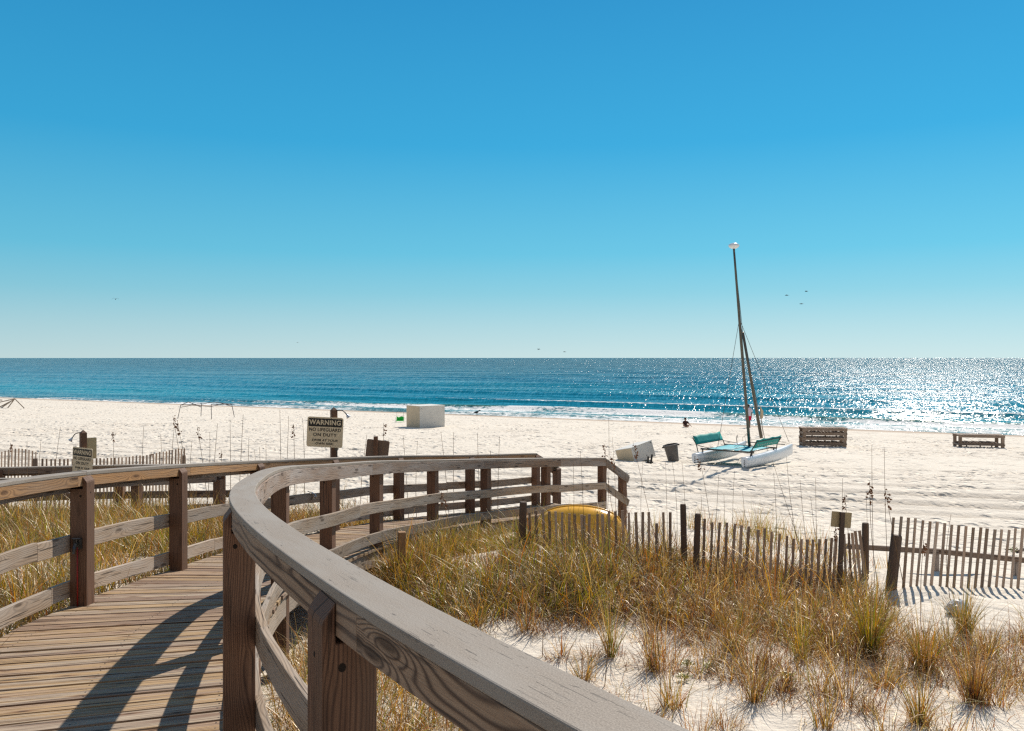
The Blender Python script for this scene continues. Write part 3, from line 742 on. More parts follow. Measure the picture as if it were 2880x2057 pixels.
# ---------------------------------------------------------------- dune grass
def blades(bx,by,bz,h,az,th0,th1,w,col,tip=None,K=6,tw=None):
    n=len(bx); t=np.linspace(0,1,K)
    th=th0[:,None]+th1[:,None]*t[None,:]**1.3
    dx=np.sin(th)*h[:,None]/(K-1); dz=np.cos(th)*h[:,None]/(K-1)
    hx=np.concatenate([np.zeros((n,1)),np.cumsum(dx[:,1:],1)],1); hz=np.concatenate([np.zeros((n,1)),np.cumsum(dz[:,1:],1)],1)
    px=bx[:,None]+hx*np.sin(az)[:,None]; py=by[:,None]+hx*np.cos(az)[:,None]; pz=bz[:,None]+hz
    wd=az+PI/2+(tw if tw is not None else RNG.normal(0,.7,n))
    ww=w[:,None]*.5*(1-.93*t[None,:]**1.6)
    ox=np.sin(wd)[:,None]*ww; oy=np.cos(wd)[:,None]*ww
    A=np.stack([px-ox,py-oy,pz],-1); B=np.stack([px+ox,py+oy,pz],-1)
    V=np.stack([A,B],2).reshape(-1,3)          # n,K,2
    base=(np.arange(n)*K*2)[:,None]+np.arange(K-1)[None,:]*2
    Fq=np.stack([base,base+1,base+3,base+2],-1).reshape(-1,4)
    tip=col if tip is None else tip
    C=col[:,None,:]*(1-t[None,:,None]**2)+tip[:,None,:]*(t[None,:,None]**2)
    C=np.repeat(C[:,:,None,:],2,2).reshape(-1,3)
    return V,Fq,C
PAL=np.array([(.22,.19,.018),(.11,.115,.013),(.36,.22,.045),(.48,.26,.055),(.58,.40,.17),(.33,.115,.035),(.085,.032,.017),(.34,.19,.085),(.20,.22,.02)])
def palette(n,wts):
    wts=np.array(wts,float); wts/=wts.sum()
    k=RNG.choice(len(PAL),n,p=wts); return PAL[k]*RNG.uniform(.75,1.25,(n,1))*RNG.uniform(.93,1.07,(n,3))
class Pack:
    def __init__(s): s.V=[];s.F=[];s.C=[];s.n=0
    def add(s,V,Fq,C): s.V.append(V); s.F.append(Fq+s.n); s.C.append(C); s.n+=len(V)
    def build(s,name,parent=None,loc=None):
        V=np.concatenate(s.V); 
        if loc is not None: V=V-np.array(loc)
        o=np_mesh(name,V,np.concatenate(s.F),M['grass'],parent,cols=np.concatenate(s.C))
        if loc is not None: o.location=loc
        return o
W_GOLD=[1.8,1.3,3,4,4,2.5,1.8,4,.8]; W_GREEN=[4.5,3.5,4,2.5,2.2,1,1,2,2.2]; W_RED=[.6,.5,1.5,3,3.5,4,5,4,.3]; W_DEAD=[.2,.2,.6,1.5,2.2,3,6,3.5,0]
def tuft(pk,x,y,n,h,rad,wts,spread=.5,droop=1.2,w=.006,K=6,upr=.0):
    bx=x+RNG.normal(0,rad,n); by=y+RNG.normal(0,rad,n); bz=ground(bx,by)-.02
    az=np.arctan2(bx-x,by-y)+RNG.normal(0,.8,n)
    hh=h*RNG.uniform(.45,1.1,n); th0=np.abs(RNG.normal(0,spread*.55,n)); th1=np.abs(RNG.normal(droop*.6,droop*.5,n))
    c=palette(n,wts); tip=c*.6+np.array((.40,.29,.13))*.4
    pk.add(*blades(bx,by,bz,hh,az,th0,th1,RNG.uniform(.6,1.3,n)*w,c,tip,K))
def inside(poly,px,py):
    r=np.zeros(px.shape,bool); n=len(poly)
    for i in range(n):
        x0,y0=poly[i]; x1,y1=poly[(i+1)%n]
        c=((y0>py)!=(y1>py))&(px<(x1-x0)*(py-y0)/((y1-y0) if y1!=y0 else 1e-9)+x0); r^=c
    return r
def proj(x,y):
    z=ground(x,y); return CX+F*x/y, HY+F*(CZ-z)/y
def walkdist(x,y):
    d=np.full(x.shape,9.0)
    for k in range(0,len(DP),3):
        r0,l0=DP[k][0],DP[k][1]; ax=np.array(l0)-r0; L=np.linalg.norm(ax); ax=ax/L
        u=(x-r0[0])*ax[0]+(y-r0[1])*ax[1]; vv=np.abs(-(x-r0[0])*ax[1]+(y-r0[1])*ax[0])
        e=np.maximum(np.maximum(-u,u-L),0); d=np.minimum(d,np.hypot(e,np.maximum(vv-.3,0)))
    return d
def scatter(poly,xr,yr,dens,seed):
    n=int((xr[1]-xr[0])*(yr[1]-yr[0])*dens); g=np.random.default_rng(seed)
    x=g.uniform(*xr,n); y=g.uniform(*yr,n); px,py=proj(x,y); k=inside(poly,px,py)
    x=x[k]; y=y[k]; k=walkdist(x,y)>.10; return x[k],y[k]

POLY_MID=[(1080,1640),(1180,1590),(1440,1560),(1700,1590),(2100,1600),(2440,1640),(2500,1730),(2490,1810),(2400,1850),(2230,1835),(2060,1775),(1880,1755),(1600,1740),(1420,1745),(1320,1765),(1220,1720)]
POLY_EDGE=[(640,1700),(760,1600),(1080,1560),(1200,1640),(1330,1765),(1400,1860),(1460,1960),(1560,2100),(1500,2900),(300,2900),(500,2100)]
POLY_LEFT=[(-1200,1440),(-200,1420),(60,1400),(300,1385),(560,1385),(800,1400),(1130,1420),(1200,1470),(1000,1560),(760,1620),(520,1700),(360,1760),(100,1900),(-300,2200),(-1500,2200)]
POLY_FAR=[(560,1370),(1130,1375),(1500,1420),(1900,1560),(2500,1640),(2500,1560),(1900,1440),(1500,1390),(1130,1350),(560,1350)]

stuff=Pack()
def mass(poly,xr,yr,tpm,per,h,wts_fn,seed,rad=.07,w=.0065,droop=1.25,spread=.6):
    x,y=scatter(poly,xr,yr,tpm,seed); print('tufts',len(x))
    for i in range(len(x)):
        q=float(vnoise(x[i]*.8,y[i]*.8,seed+3)); k=max(6,int(per*RNG.uniform(.5,1.4)))
        tuft(stuff,x[i],y[i],k,h*RNG.uniform(.5,1.2)*(.5+.95*q),rad*RNG.uniform(.6,1.5),wts_fn(x[i],y[i],q),spread,droop*RNG.uniform(.6,1.3),w)
def wmid(x,y,q):
    g=1-min(1,max(0,(x-.2)/2.2)) ; g=g*.75+.25*q
    return [a*g+b*(1-g) for a,b in zip(W_GREEN if q>.35 else W_GOLD, W_RED if q>.5 else W_GOLD)]
def wleft(x,y,q): return [a*q+b*(1-q) for a,b in zip(W_GREEN,W_GOLD)]
mass(POLY_MID,(-2.2,6.0),(7.6,13.6),34,28,.53,wmid,101,.075,.0105,2.0,1.0)
mass(POLY_MID,(-2.2,6.0),(7.6,13.6),32,21,.40,lambda x,y,q:W_DEAD,102,.12,.009,2.4,1.3)
mass(POLY_MID,(-2.2,6.0),(7.6,13.6),7,14,.76,lambda x,y,q:W_GREEN if x<1.2 else W_RED,108,.05,.0115,1.5,.55)
mass(POLY_EDGE,(-2.4,1.8),(2.0,10.5),30,25,.52,lambda x,y,q:[a*.6+b*.4 for a,b in zip(W_GOLD,W_GREEN)],103,.07,.0075,2.0,1.0)
mass(POLY_EDGE,(-2.4,1.8),(2.0,10.5),24,16,.36,lambda x,y,q:W_DEAD,104,.10,.0055,2.3,1.3)
mass(POLY_LEFT,(-13,-.2),(4.0,17),26,24,.60,wleft,105,.08,.0105,1.9,.9)
mass(POLY_LEFT,(-13,-.2),(4.0,17),15,16,.44,lambda x,y,q:W_RED,106,.11,.0095,2.2,1.2)
mass(POLY_LEFT,(-13,-.2),(4.0,17),5,12,.78,lambda x,y,q:W_GOLD,109,.05,.009,1.4,.5)
mass(POLY_FAR,(-6,6),(12.5,20),3.5,22,.60,wleft,107,.10,.009,.8,.4)
mass([(900,1700),(1300,1400),(2300,1450),(2400,1700)],(-.9,2.7),(11.6,14.3),26,24,.58,wmid,121,.08,.0105,1.7,.8)
mass([(900,1700),(1300,1400),(2300,1450),(2400,1700)],(.0,2.6),(11.9,13.3),9,14,.72,wmid,122,.06,.0105,1.2,.5)
# tall fringe against the seaward part of the walk
for i in range(RR.marks[8]-8,RR.marks[11],1):
    for k in range(3):
        o_=RNG.uniform(.16,.75); q=RR.xy[i]+RR.o[i]*o_+RNG.normal(0,.04,2)
        tuft(stuff,q[0],q[1],int(RNG.uniform(14,30)),RNG.uniform(.45,.85),.07,W_GREEN if RNG.random()<.5 else W_GOLD,.8,1.5,.0085)
mass([(2400,1850),(2500,1800),(2900,1800),(3100,2100),(2500,2200),(2450,1960)],(2.5,6),(4.5,9.5),9,16,.34,lambda x,y,q:W_RED,115,.06,.006,1.6,.8)
mass([(2400,1850),(2500,1800),(2900,1800),(3100,2100),(2500,2200),(2450,1960)],(2.5,6),(4.5,9.5),10,14,.26,lambda x,y,q:W_DEAD,116,.09,.0055,2.4,1.3)
# patchy, half dead growth thinning out over the open sand to the right
POLY_SAND=[(1300,1745),(1600,1725),(2060,1765),(2400,1830),(2500,1800),(2900,1800),(3300,1800),(3300,2500),(1600,2500),(1400,1860)]
x,y=scatter(POLY_SAND,(.2,7),(4.2,10.5),26,111); k=(vnoise(x*1.1,y*1.1,112)>.60)
for xx,yy in zip(x[k],y[k]): tuft(stuff,xx,yy,int(RNG.uniform(5,18)),RNG.uniform(.10,.34),.06,W_DEAD if RNG.random()<.65 else W_RED,1.1,2.2,.0048)
x,y=scatter(POLY_SAND,(.2,7),(4.2,10.5),24,113); k=(vnoise(x*.9,y*.9,114)+.10*(x-2.3)+.12*(y-8.2)>.64)
for xx,yy in zip(x[k],y[k]):
    if RNG.random()<.6: tuft(stuff,xx,yy,int(RNG.uniform(10,30)),RNG.uniform(.25,.58),.05,W_GOLD if RNG.random()<.55 else W_RED,.65,1.5,.006)
    tuft(stuff,xx,yy,int(RNG.uniform(14,34)),RNG.uniform(.16,.34),.10,W_DEAD,1.2,2.3,.0052)
# matted dead cushions of curled leaves
x,y=scatter(POLY_SAND,(.2,7),(4.4,10.2),2.0,131)
for xx,yy in zip(x,y):
    q=RNG.uniform(.5,1.5); tuft(stuff,xx,yy,int(170*q),.30*q**.5,.10*q,W_DEAD,1.2,2.6,.0062)
    if RNG.random()<.6: tuft(stuff,xx+.05,yy+.08,int(34*q),.62*q**.5,.05*q,W_GOLD if RNG.random()<.5 else W_RED,.5,1.3,.0065)
x,y=scatter([(1330,1700),(1900,1690),(2450,1780),(2450,1860),(2230,1850),(1860,1775),(1400,1765)],(-.6,5),(7.5,10.5),7,132)
for xx,yy in zip(x,y): tuft(stuff,xx,yy,int(RNG.uniform(50,120)),RNG.uniform(.25,.42),RNG.uniform(.08,.17),W_DEAD,1.2,2.5,.0065)
# runners and broken straws lying on the sand
n=1100; x=RNG.uniform(.2,6.5,n); y=RNG.uniform(4.2,10.5,n); px,py=proj(x,y); k=inside(POLY_SAND,px,py)&(walkdist(x,y)>.1); x=x[k]; y=y[k]; n=len(x)
stuff.add(*blades(x,y,ground(x,y)+.012,RNG.uniform(.12,.5,n),RNG.uniform(0,2*PI,n),np.full(n,1.50),RNG.uniform(-.05,.10,n),RNG.uniform(.003,.006,n),palette(n,W_DEAD),None,5,RNG.uniform(-.3,.3,n)))
o=stuff.build('dune_grass'); o['kind']='stuff'; o['label']='tangled golden and green dune grass covering the sand'; o['category']='dune grass'

# single tufts one can tell apart on the open sand: photo x, y of the foot, height m, blades, kind
def on_ground(px,py):
    d=np.concatenate([np.arange(2.5,25,.03),np.arange(25,140,.25)])   # walk the sight line down to the ground
    x=(px-CX)/F*d; z=CZ-(py-HY)/F*d; hit=np.nonzero(z<=ground(x,d))[0]; k=hit[0] if len(hit) else -1
    return float(x[k]),float(d[k])
TUFTS=[(1344,1762,.36,60,'G','slim upright green-gold grass tuft at the cap rail edge where the sand begins'),
(1485,1776,.40,55,'G','spreading golden grass tuft on sand just right of the cap rail, below the dense grass'),
(1717,1848,.45,90,'U','tall narrow green tuft with a red foot, left one of the upright pair on sand'),
(1839,1888,.42,85,'R','tall narrow reddish grass tuft, right one of the upright pair on bare sand'),
(1660,1850,.20,120,'D','low brown withered grass mound on the left of the tall green upright tuft'),
(1643,1915,.30,80,'G','bushy green tuft right beside the painted cap rail with a fallen seed head'),
(2068,1832,.44,130,'G','large golden tuft with arching blades at the front left edge of the grass belt'),
(2254,1856,.40,80,'U','slender green tuft with long arching leaves in front of the dark grass belt'),
(2120,1976,.34,110,'R','shaggy reddish brown tuft on sand left of the small yellow leafed plant'),
(2306,1950,.30,45,'G','thin wispy tuft of curved blades on sand right of the small yellow leafed plant'),
(2166,1884,.22,35,'R','small thin red stemmed tuft on bare sand behind the leafy plant'),
(2446,1850,.50,220,'U','big dense green tuft with a dark foot at the front right of the grass belt'),
(2594,1886,.48,210,'G','big upright gold tuft standing between the dense belt and the right edge'),
(2712,1790,.34,230,'U','rounded dark green clump in front of the white plastic bag'),
(2480,1936,.26,60,'G','green fan shaped tuft on sand in front of the big dense tuft'),
(2439,2006,.28,110,'D','low brown tangled tuft near the bottom edge, in line with the fence sign'),
(2321,2050,.32,60,'G','pale golden tuft with spreading blades at the very bottom of the sand'),
(2742,1978,.36,200,'R','wide reddish tuft with curled dead leaves at the lower right'),
(2782,1848,.34,120,'G','bushy gold tuft behind the wide reddish tuft at the right'),
(2853,1922,.24,140,'D','dark brown twiggy dead tuft at the right edge'),
(2587,2036,.34,150,'G','broad green-gold tuft at the bottom right with arching leaves'),
(2864,1812,.30,90,'D','brown half dead tuft near the right edge below the fence shadow'),
(1891,1992,.30,90,'G','open tuft of thin stems on sand near the lower cap rail corner'),
(2040,2046,.26,120,'D','curly withered grass cushion at the bottom of the sand by the cap rail end')]
for px,py,h,n,kd,lab in TUFTS:
    x,y=on_ground(px,py); pk=Pack()
    if kd=='G': tuft(pk,x,y,n,h*1.5,.035,W_GOLD,.55,1.2,.0065); tuft(pk,x,y,n//2,h*.6,.06,W_DEAD,1.2,2.0,.0045)
    if kd=='U': tuft(pk,x,y,n,h*1.85,.03,W_GREEN,.35,.8,.0065); tuft(pk,x,y,n//2,h*.6,.06,W_DEAD,1.1,2.1,.0045)
    if kd=='R': tuft(pk,x,y,n,h*1.7,.035,W_RED,.4,.9,.006); tuft(pk,x,y,n//2,h*.6,.07,W_DEAD,1.2,2.1,.0045)
    if kd=='D': tuft(pk,x,y,n,h*1.1,.06,W_DEAD,1.0,2.3,.0045); tuft(pk,x,y,n//3,h*.9,.04,W_RED,.7,1.4,.0045)
    o=pk.build('grass_tuft',None,(x,y,gz(x,y))); tag(o,lab,'grass tuft','grass tufts on the open sand')

# broad leaved little plants
def leafy(px,py,h,lab,yel):
    x,y=on_ground(px,py); pk=Pack(); n=46
    base=np.array([x,y,gz(x,y)])
    az=RNG.uniform(0,2*PI,n); hh=RNG.uniform(.3,1,n)*h
    bx=x+np.sin(az)*RNG.uniform(0,.06,n); by=y+np.cos(az)*RNG.uniform(0,.06,n); bz=base[2]+hh
    c=np.where(RNG.random((n,1))<yel,np.array([[.34,.30,.05]]),np.array([[.13,.16,.03]]))*RNG.uniform(.7,1.3,(n,1))
    pk.add(*blades(bx,by,bz,np.full(n,.042),az,np.full(n,.7),np.full(n,.9),np.full(n,.017),c,None,4,np.zeros(n)))
    m=12; a2=RNG.uniform(0,2*PI,m)
    pk.add(*blades(np.full(m,x),np.full(m,y),np.full(m,base[2]),np.full(m,h),a2,np.full(m,.1),np.full(m,.4),np.full(m,.006),np.tile([[.12,.07,.04]],(m,1)),None,4))
    o=pk.build('leafy_plant',None,tuple(base)); tag(o,lab,'plant','small leafy plants on the sand')
leafy(2217,1932,.11,'small bushy plant with yellow-green leaves alone on bare sand',.7)
leafy(1932,1882,.05,'upper of the small low green sprouts on bare sand',.2)
leafy(1925,1918,.05,'lower left green sprout with broad leaves on bare sand',.25)
leafy(2000,1886,.05,'darker green sprout at the right of the three on bare sand',.1)
leafy(2850,1560,.12,'low green leafy plant behind the slatted fence at the right edge',.2)

# sea oats: bare stems and stems with seed heads
def oat(px,pyb,pxt,pyt,head,lab,d=None,hs=1.55,grp='sea oat stems in the dune grass',col=(.24,.15,.075),rad=.0042):
    if d is None: x,y=on_ground(px,pyb)
    else: x,y=(px-CX)/F*d,d
    z=gz(x,y)-.03; tp=at(pxt,pyt,y+RNG.uniform(-.15,.15)); b=Vector((x,y,z)); mb=MB()
    bend=Vector((RNG.uniform(-.05,.05),RNG.uniform(-.05,.05),0))
    pts=[b.lerp(tp,t)+bend*math.sin(t*PI) for t in np.linspace(0,1,7)]
    mb.tube(pts,[rad*(1-.55*t) for t in np.linspace(0,1,7)],4)
    o=mb.build('sea_oat',M['stem'],None,loc=(x,y,z)); tag(o,lab,'sea oat',grp)
    if head:
        hb=MB(); L=head; dirn=(pts[-1]-pts[-2]).normalized(); side=Vector((1 if RNG.random()<.5 else -1,.2,0))
        p=tp.copy()
        for k in range(int(26*L/.3)):
            f=RNG.random(); q=tp-dirn*(L*f); dr=(side*RNG.uniform(-.3,1)+Vector((RNG.uniform(-.4,.4),RNG.uniform(-.4,.4),RNG.uniform(-1.1,.1)))).normalized()
            l=RNG.uniform(.018,.034)*hs; w=l*.34; a=q+dr*RNG.uniform(.002,.03); n=dr.cross(Vector((RNG.uniform(-1,1),RNG.uniform(-1,1),.3))).normalized()
            m2=dr.cross(n); 
            i=hb.add([a,a+dr*l*.5+n*w,a+dr*l,a+dr*l*.5-n*w,a+dr*l*.5+m2*w*.6,a+dr*l*.5-m2*w*.6])
            for q4 in ((0,1,4),(1,2,4),(2,3,4),(3,0,4),(1,0,5),(2,1,5),(3,2,5),(0,3,5)): hb.face([i+v for v in q4])
        hb.build('seed_head',M['seed'],o,loc=None)
M['stem']=plain('dry_stem',(.20,.125,.065),.7,.25,0,.25,30)
M['seed']=plain('seed_brown',(.22,.105,.05),.75,.25,0,.3,60)
BARE='thin bare dry sea oat stem rising straight out of the dune grass on the right'
BAREL='thin bare dry sea oat stem rising behind the left railing'
BAREM='thin bare dry sea oat stem rising behind the far railing in the middle'
HEADS=[(2400,1640,2376,1388,.20,'sea oat with a thick brown head beside the tan sign board'),
(2470,1650,2446,1352,.30,'tallest brown sea oat head, middle of the three right of the fence sign'),
(2545,1660,2488,1372,.26,'drooping brown sea oat head leaning left, rightmost of three by the fence'),
(2352,1700,2350,1480,.16,'short sea oat head in front of the fence sign post'),
(2590,1720,2598,1520,.18,'pale sea oat head among the slats of the right fence'),
(1855,1560,1780,1240,.34,'big rust brown sea oat plume in front of the tilted white box'),
(1745,1560,1700,1250,.20,'slender sea oat with small seeds leaning left over the rail end'),
(1790,1560,1722,1285,.20,'dark sea oat head crossing the end post of the boardwalk'),
(2010,1600,1968,1290,.18,'sea oat head with pale seeds standing in front of the catamaran stern'),
(1830,1730,1790,1620,.22,'rust red fallen sea oat plume inside the grass below the kayak'),
(1300,1590,1240,1378,.26,'curved orange sea oat plume in front of the railing posts')]
for a in HEADS: oat(*a[:2],a[2],a[3],a[4],a[5],rad=.005)
HEADSL=[(560,15.5,498,1182,.24,'tall dark sea oat left of centre behind the left railing'),
(590,15.2,555,1200,.26,'thick sea oat with seeds behind the second left post'),
(830,15.8,826,1192,.25,'dark bushy sea oat head left of the centre warning sign'),
(1075,15.8,1079,1190,.22,'orange sea oat head beside the brown sign back'),
(418,17.0,425,1272,.10,'short sea oat head in front of the left slat fence'),
(518,15.5,486,1170,.2,'leaning sea oat with a long bare stalk behind the left railing'),
(625,15.3,623,1268,.12,'short stubby sea oat head behind the left railing'),
(25,15.0,30,1246,.12,'small sea oat head at the left edge above the slat fence'),
(319,15.8,320,1216,.16,'thin upright sea oat right of the left warning sign')]
for px,d,pt,yt,hd,lab in HEADSL: oat(px,0,pt,yt,hd,lab,d=d,rad=.008,hs=1.5)
for px,d,pt,yt in [(84,15,76,1240),(115,15,116,1231),(148,15,170,1202),(404,15.6,404,1200),(445,15.5,452,1222),(478,15.5,490,1200),(600,15.2,612,1192),(646,15.6,647,1180),(668,15.2,684,1165),(720,15.5,716,1265),(728,15.2,730,1258),(790,15.6,787,1152),(800,15.8,812,1170),(853,15.6,851,1176),(748,15.6,748,1245),(536,15.5,540,1240),(575,15.6,590,1215),(690,15.6,700,1230)]:
    oat(px,0,pt,yt,0,BAREL,d=d,rad=.0075,grp='bare stems behind the left railing')
for px,d,pt,yt in [(1010,17,1032,1222),(1153,16.5,1134,1226),(1175,16.5,1174,1240),(1268,16.5,1240,1215),(1277,16.5,1275,1216),(1360,16.5,1343,1218),(1402,16.5,1405,1228),(1386,16.5,1379,1268)]:
    oat(px,0,pt,yt,0,BAREM,d=d,rad=.0075,grp='bare stems behind the far railing')
for px,py,pt,yt in [(1700,1560,1712,1176),(1730,1560,1722,1230),(1760,1570,1758,1330),(1810,1580,1808,1300),(1900,1590,1890,1292),(1880,1590,1872,1300),(1925,1590,1918,1300),(1985,1610,1972,1395),(2005,1610,2022,1330),(2030,1610,2036,1390),(2070,1610,2066,1325),(2110,1620,2088,1380),(2180,1630,2176,1330),(2290,1640,2172,1295),(2270,1640,2212,1285),(2285,1640,2250,1350),(2300,1650,2294,1345),(2372,1650,2370,1345),(2460,1650,2452,1252),(2500,1660,2487,1262),(2440,1650,2436,1390),(2680,1720,2675,1446),(2310,1650,2280,1400),(1490,1790,1525,1640),(1525,1850,1527,1520),(1860,1990,1845,1730),(1700,1930,1716,1700),(2240,1650,2230,1450),(1640,1600,1632,1270),(1600,1600,1612,1300)]:
    oat(px,py,pt,yt,0,BARE,rad=.0042,grp='bare stems in the right dune grass')
# ---------------------------------------------------------------- slatted sand fences
def fence(name,lab,rows,posts,wires,grp='slatted sand fences'):
    """rows: (bottom px, top px, top py, depth, base height or None)"""
    a=rows[0]; x0,y0=(a[0]-CX)/F*a[3],a[3]
    t=empty(name,(x0,y0,gz(x0,y0)),0,lab,'sand fence',grp)
    tops=[];mids=[]
    for pb,pt,py,d,h in rows:
        x,y=(pb-CX)/F*d,d; tp=at(pt,py,d); zb=max(gz(x,y)-.06,tp.z-(h or 1.25))
        b=Vector((x,y+random.uniform(-.008,.008),zb)); mb=MB(); dv=(tp-b); 
        mb.beam(b,tp,.036*random.uniform(.85,1.1),.011,(0.15*random.uniform(-1,1),-1,0))
        mb.build('picket',M['picket'],t); tops.append((b,tp))
    for f0 in wires:
        mb=MB(); pts=[]
        for b,tp in tops: 
            L=(tp-b); k=max(0,1-f0/max(L.length,.1)); pts.append(b+L*k+Vector((0,.010,0)))
        mb.tube(pts,.0022,4); mb.build('wire',M['wire'],t)
    for pb,pt,py,d,r in posts:
        x,y=(pb-CX)/F*d,d; tp=at(pt,py,d); mb=MB(); b=Vector((x,y,gz(x,y)-.15))
        pts=[b.lerp(tp,k) for k in (0,.5,.97,1)]; mb.tube(pts,[r*1.03,r,r*.98,r*.86],10); mb.build('post',M['stake'],t)
    return t
rows=[]
zt=[(1430,870),(1500,873),(1585,882),(1690,897),(1790,910),(1885,932),(1990,942),(2090,948),(2170,950),(2220,940),(2260,935)]
TX=[1900+a*.431 for a,b in zt]; TY=[1080+b*.431 for a,b in zt]
px=2514
for k in range(27):
    rows.append((px+random.uniform(-2,2)-17, px+random.uniform(-1.5,1.5), float(np.interp(px,TX,TY))+random.uniform(-3,3), 11.15+.012*k,1.3)); px+=20.6-.05*k
fence('sand_fence','right hand stretch of upright brown slats casting a row of shadows on sand',rows,[(2502,2522,1506,11.1,.07)],(.14,.47))
rows=[]
T3=[(1235,915),(1280,900),(1330,890),(1375,905),(1420,905),(1468,912),(1518,920),(1555,925),(1605,930),(1625,936),(1660,925),(1718,925),(1752,925),(1800,900),(1845,905),(1895,900),(1940,915),(1990,912),(2040,910),(2083,910),(2138,990),(2185,912),(2235,912)]
for i,(a,b) in enumerate(T3):
    pxx=1000+a*.396; rows.append((pxx+random.uniform(-1,7),pxx,1080+b*.396,11.75-.01*i,1.25))
T4=[(190,880),(240,903),(288,905),(335,905),(388,913),(430,922),(478,930),(540,952),(582,942),(628,965),(680,977),(728,992),(772,1010),(822,1013),(862,1015),(897,1015),(940,1013),(982,1012),(1020,1005),(1050,1000)]
for i,(a,b) in enumerate(T4):
    pxx=1900+a*.431; rows.append((pxx-8+random.uniform(-3,3),pxx,1080+b*.431,11.5-.008*i,1.25))
T5=[(1100,980,6),(1130,975,8),(1152,972,12),(1172,960,16),(1200,958,18)]
for i,(a,b,c) in enumerate(T5):
    pxx=1900+a*.431; rows.append((pxx+c,pxx,1080+b*.431,11.75+.06*i,1.1))
fence('sand_fence','long middle stretch of weathered slats half buried in grass in front of the yellow kayak',rows,
      [(1466,1472,1412,11.9,.055),(1926,1921,1418,11.7,.042),(1955,1963,1445,11.45,.042),(2434,2434,1471,12.1,.048)],(.14,.5))
rows=[]
for k in range(11):
    p=4+9.6*k; rows.append((p-2,p+1,1271-9*math.sin(k/10*PI),21.5,1.25))
fence('sand_fence','short stretch of dark slats at the left edge beyond the side boardwalk',rows,[(98,99,1290,21.4,.06)],(.15,.5))
rows=[]
for k in range(40):
    f=k/39; x=-9.3+1.4*f; y=16.9+3.7*f; pxx=CX+F*x/y; top=np.interp(pxx,[130,200,320,400,460,510],[1291,1291,1289,1282,1270,1262])
    rows.append((pxx-2,pxx+random.uniform(-1,1),float(top)+random.uniform(-1.5,1.5),y,1.25))
fence('sand_fence','receding stretch of slats behind the left warning sign',rows,[(516,516,1281,20.8,.055)],(.15,.5))
# low timber rail behind the right fence
mb=MB(); a=at(2370,1536,13.1); b=at(2640,1552,12.7); c=at(2960,1586,12.3)
mb.beam(a,b,.05,.075); mb.beam(b+Vector((0,.055,0))-(b-a).normalized()*.15,c+Vector((0,.055,0)),.05,.075)
for q in (a.lerp(b,.25),b,b.lerp(c,.7)): mb.beam(Vector((q.x,q.y+.06,gz(q.x,q.y)-.1)),q+Vector((0,.06,-.01)),.06,.05,(0,1,0))
o=mb.build('timber_rail',M['fascia_out'],None,loc=a); tag(o,'low grey timber rail running along the sand behind the right slat fence','rail')

# ---------------------------------------------------------------- signs
def text_mesh(s,size,depth=.002,shear=0.0,bold=0.0):
    cu=bpy.data.curves.new('t','FONT'); cu.body=s; cu.size=size; cu.align_x='CENTER'; cu.align_y='CENTER'; cu.extrude=depth; cu.shear=shear; cu.offset=bold; cu.space_character=1.08
    ob=bpy.data.objects.new('t',cu); COL.objects.link(ob)
    me=bpy.data.meshes.new_from_object(ob.evaluated_get(bpy.context.evaluated_depsgraph_get())); bpy.data.objects.remove(ob); return me
def rrect(w,h,r,n=5):
    out=[]
    for cx,cy,a0 in ((w/2-r,h/2-r,0),(-w/2+r,h/2-r,90),(-w/2+r,-h/2+r,180),(w/2-r,-h/2+r,270)):
        for k in range(n+1): a=R(a0+90*k/n); out.append((cx+r*math.cos(a),cy+r*math.sin(a)))
    return out
def sign_panel(parent,c,w,h,yaw,roll,mat,warn):
    """flat board; yaw turns its face, local x right, z up"""
    rot=Matrix.Rotation(yaw,3,'Z')@Matrix.Rotation(roll,3,'Y')
    ex,ey,ez=rot@Vector((1,0,0)),rot@Vector((0,1,0)),rot@Vector((0,0,1))
    mb=MB(); mb.prism(rrect(w,h,.035),c,ex,ez,ey,-.004,.004); pan=mb.build('sign_board',mat,parent,bevel=.0015)
    if warn:
        mb=MB(); mb.prism(rrect(w*.93,h*.27,.006,2),c+ez*(h*.315)-ey*.0055,ex,ez,ey,-.001,.001); mb.build('black_band',M['black'],pan,loc=None) if False else None
        bo=mb.build('black_band',M['black'],None,loc=parent.location); bo.location=(0,0,0); bo.parent=pan
        for s,sz,zz,m,sh,bd in (('WARNING',h*.215,.315,M['sign_face'],0,.0035),('NO LIFEGUARD',h*.150,.075,M['black'],0,.0016),('ON DUTY',h*.150,-.095,M['black'],0,.0016),('SWIM AT YOUR',h*.105,-.275,M['black'],.2,.0012),('OWN RISK.',h*.105,-.385,M['black'],.2,.0012)):
            me=text_mesh(s,sz,.0008,sh,bd); 
            mw=max(v.co.x for v in me.vertices)-min(v.co.x for v in me.vertices); lim=w*.88; kx=min(1.25,lim/mw) if s in('WARNING','NO LIFEGUARD') else min(1.1,lim/mw)
            base=c+ez*(h*zz)-ey*(.0085 if s=='WARNING' else .0055)-Vector(parent.location)
            for v in me.vertices:
                p=v.co.copy(); v.co=base+ex*(p.x*kx)+ez*p.y-ey*p.z
            me.materials.append(m); to=bpy.data.objects.new('lettering',me); COL.objects.link(to); to.parent=pan
    # bolts
    mb=MB()
    for zz in (.46,-.46): mb.lathe([(0,-.003),(.007,-.003),(.006,.003),(0,.004)],c+ez*(h*zz)+ex*(w*.17)-ey*.006,8,0,rot@Matrix.Rotation(PI/2,3,'X'))
    bo=mb.build('bolt',M['dark_metal'],None,loc=parent.location); bo.location=(0,0,0); bo.parent=pan
    return pan
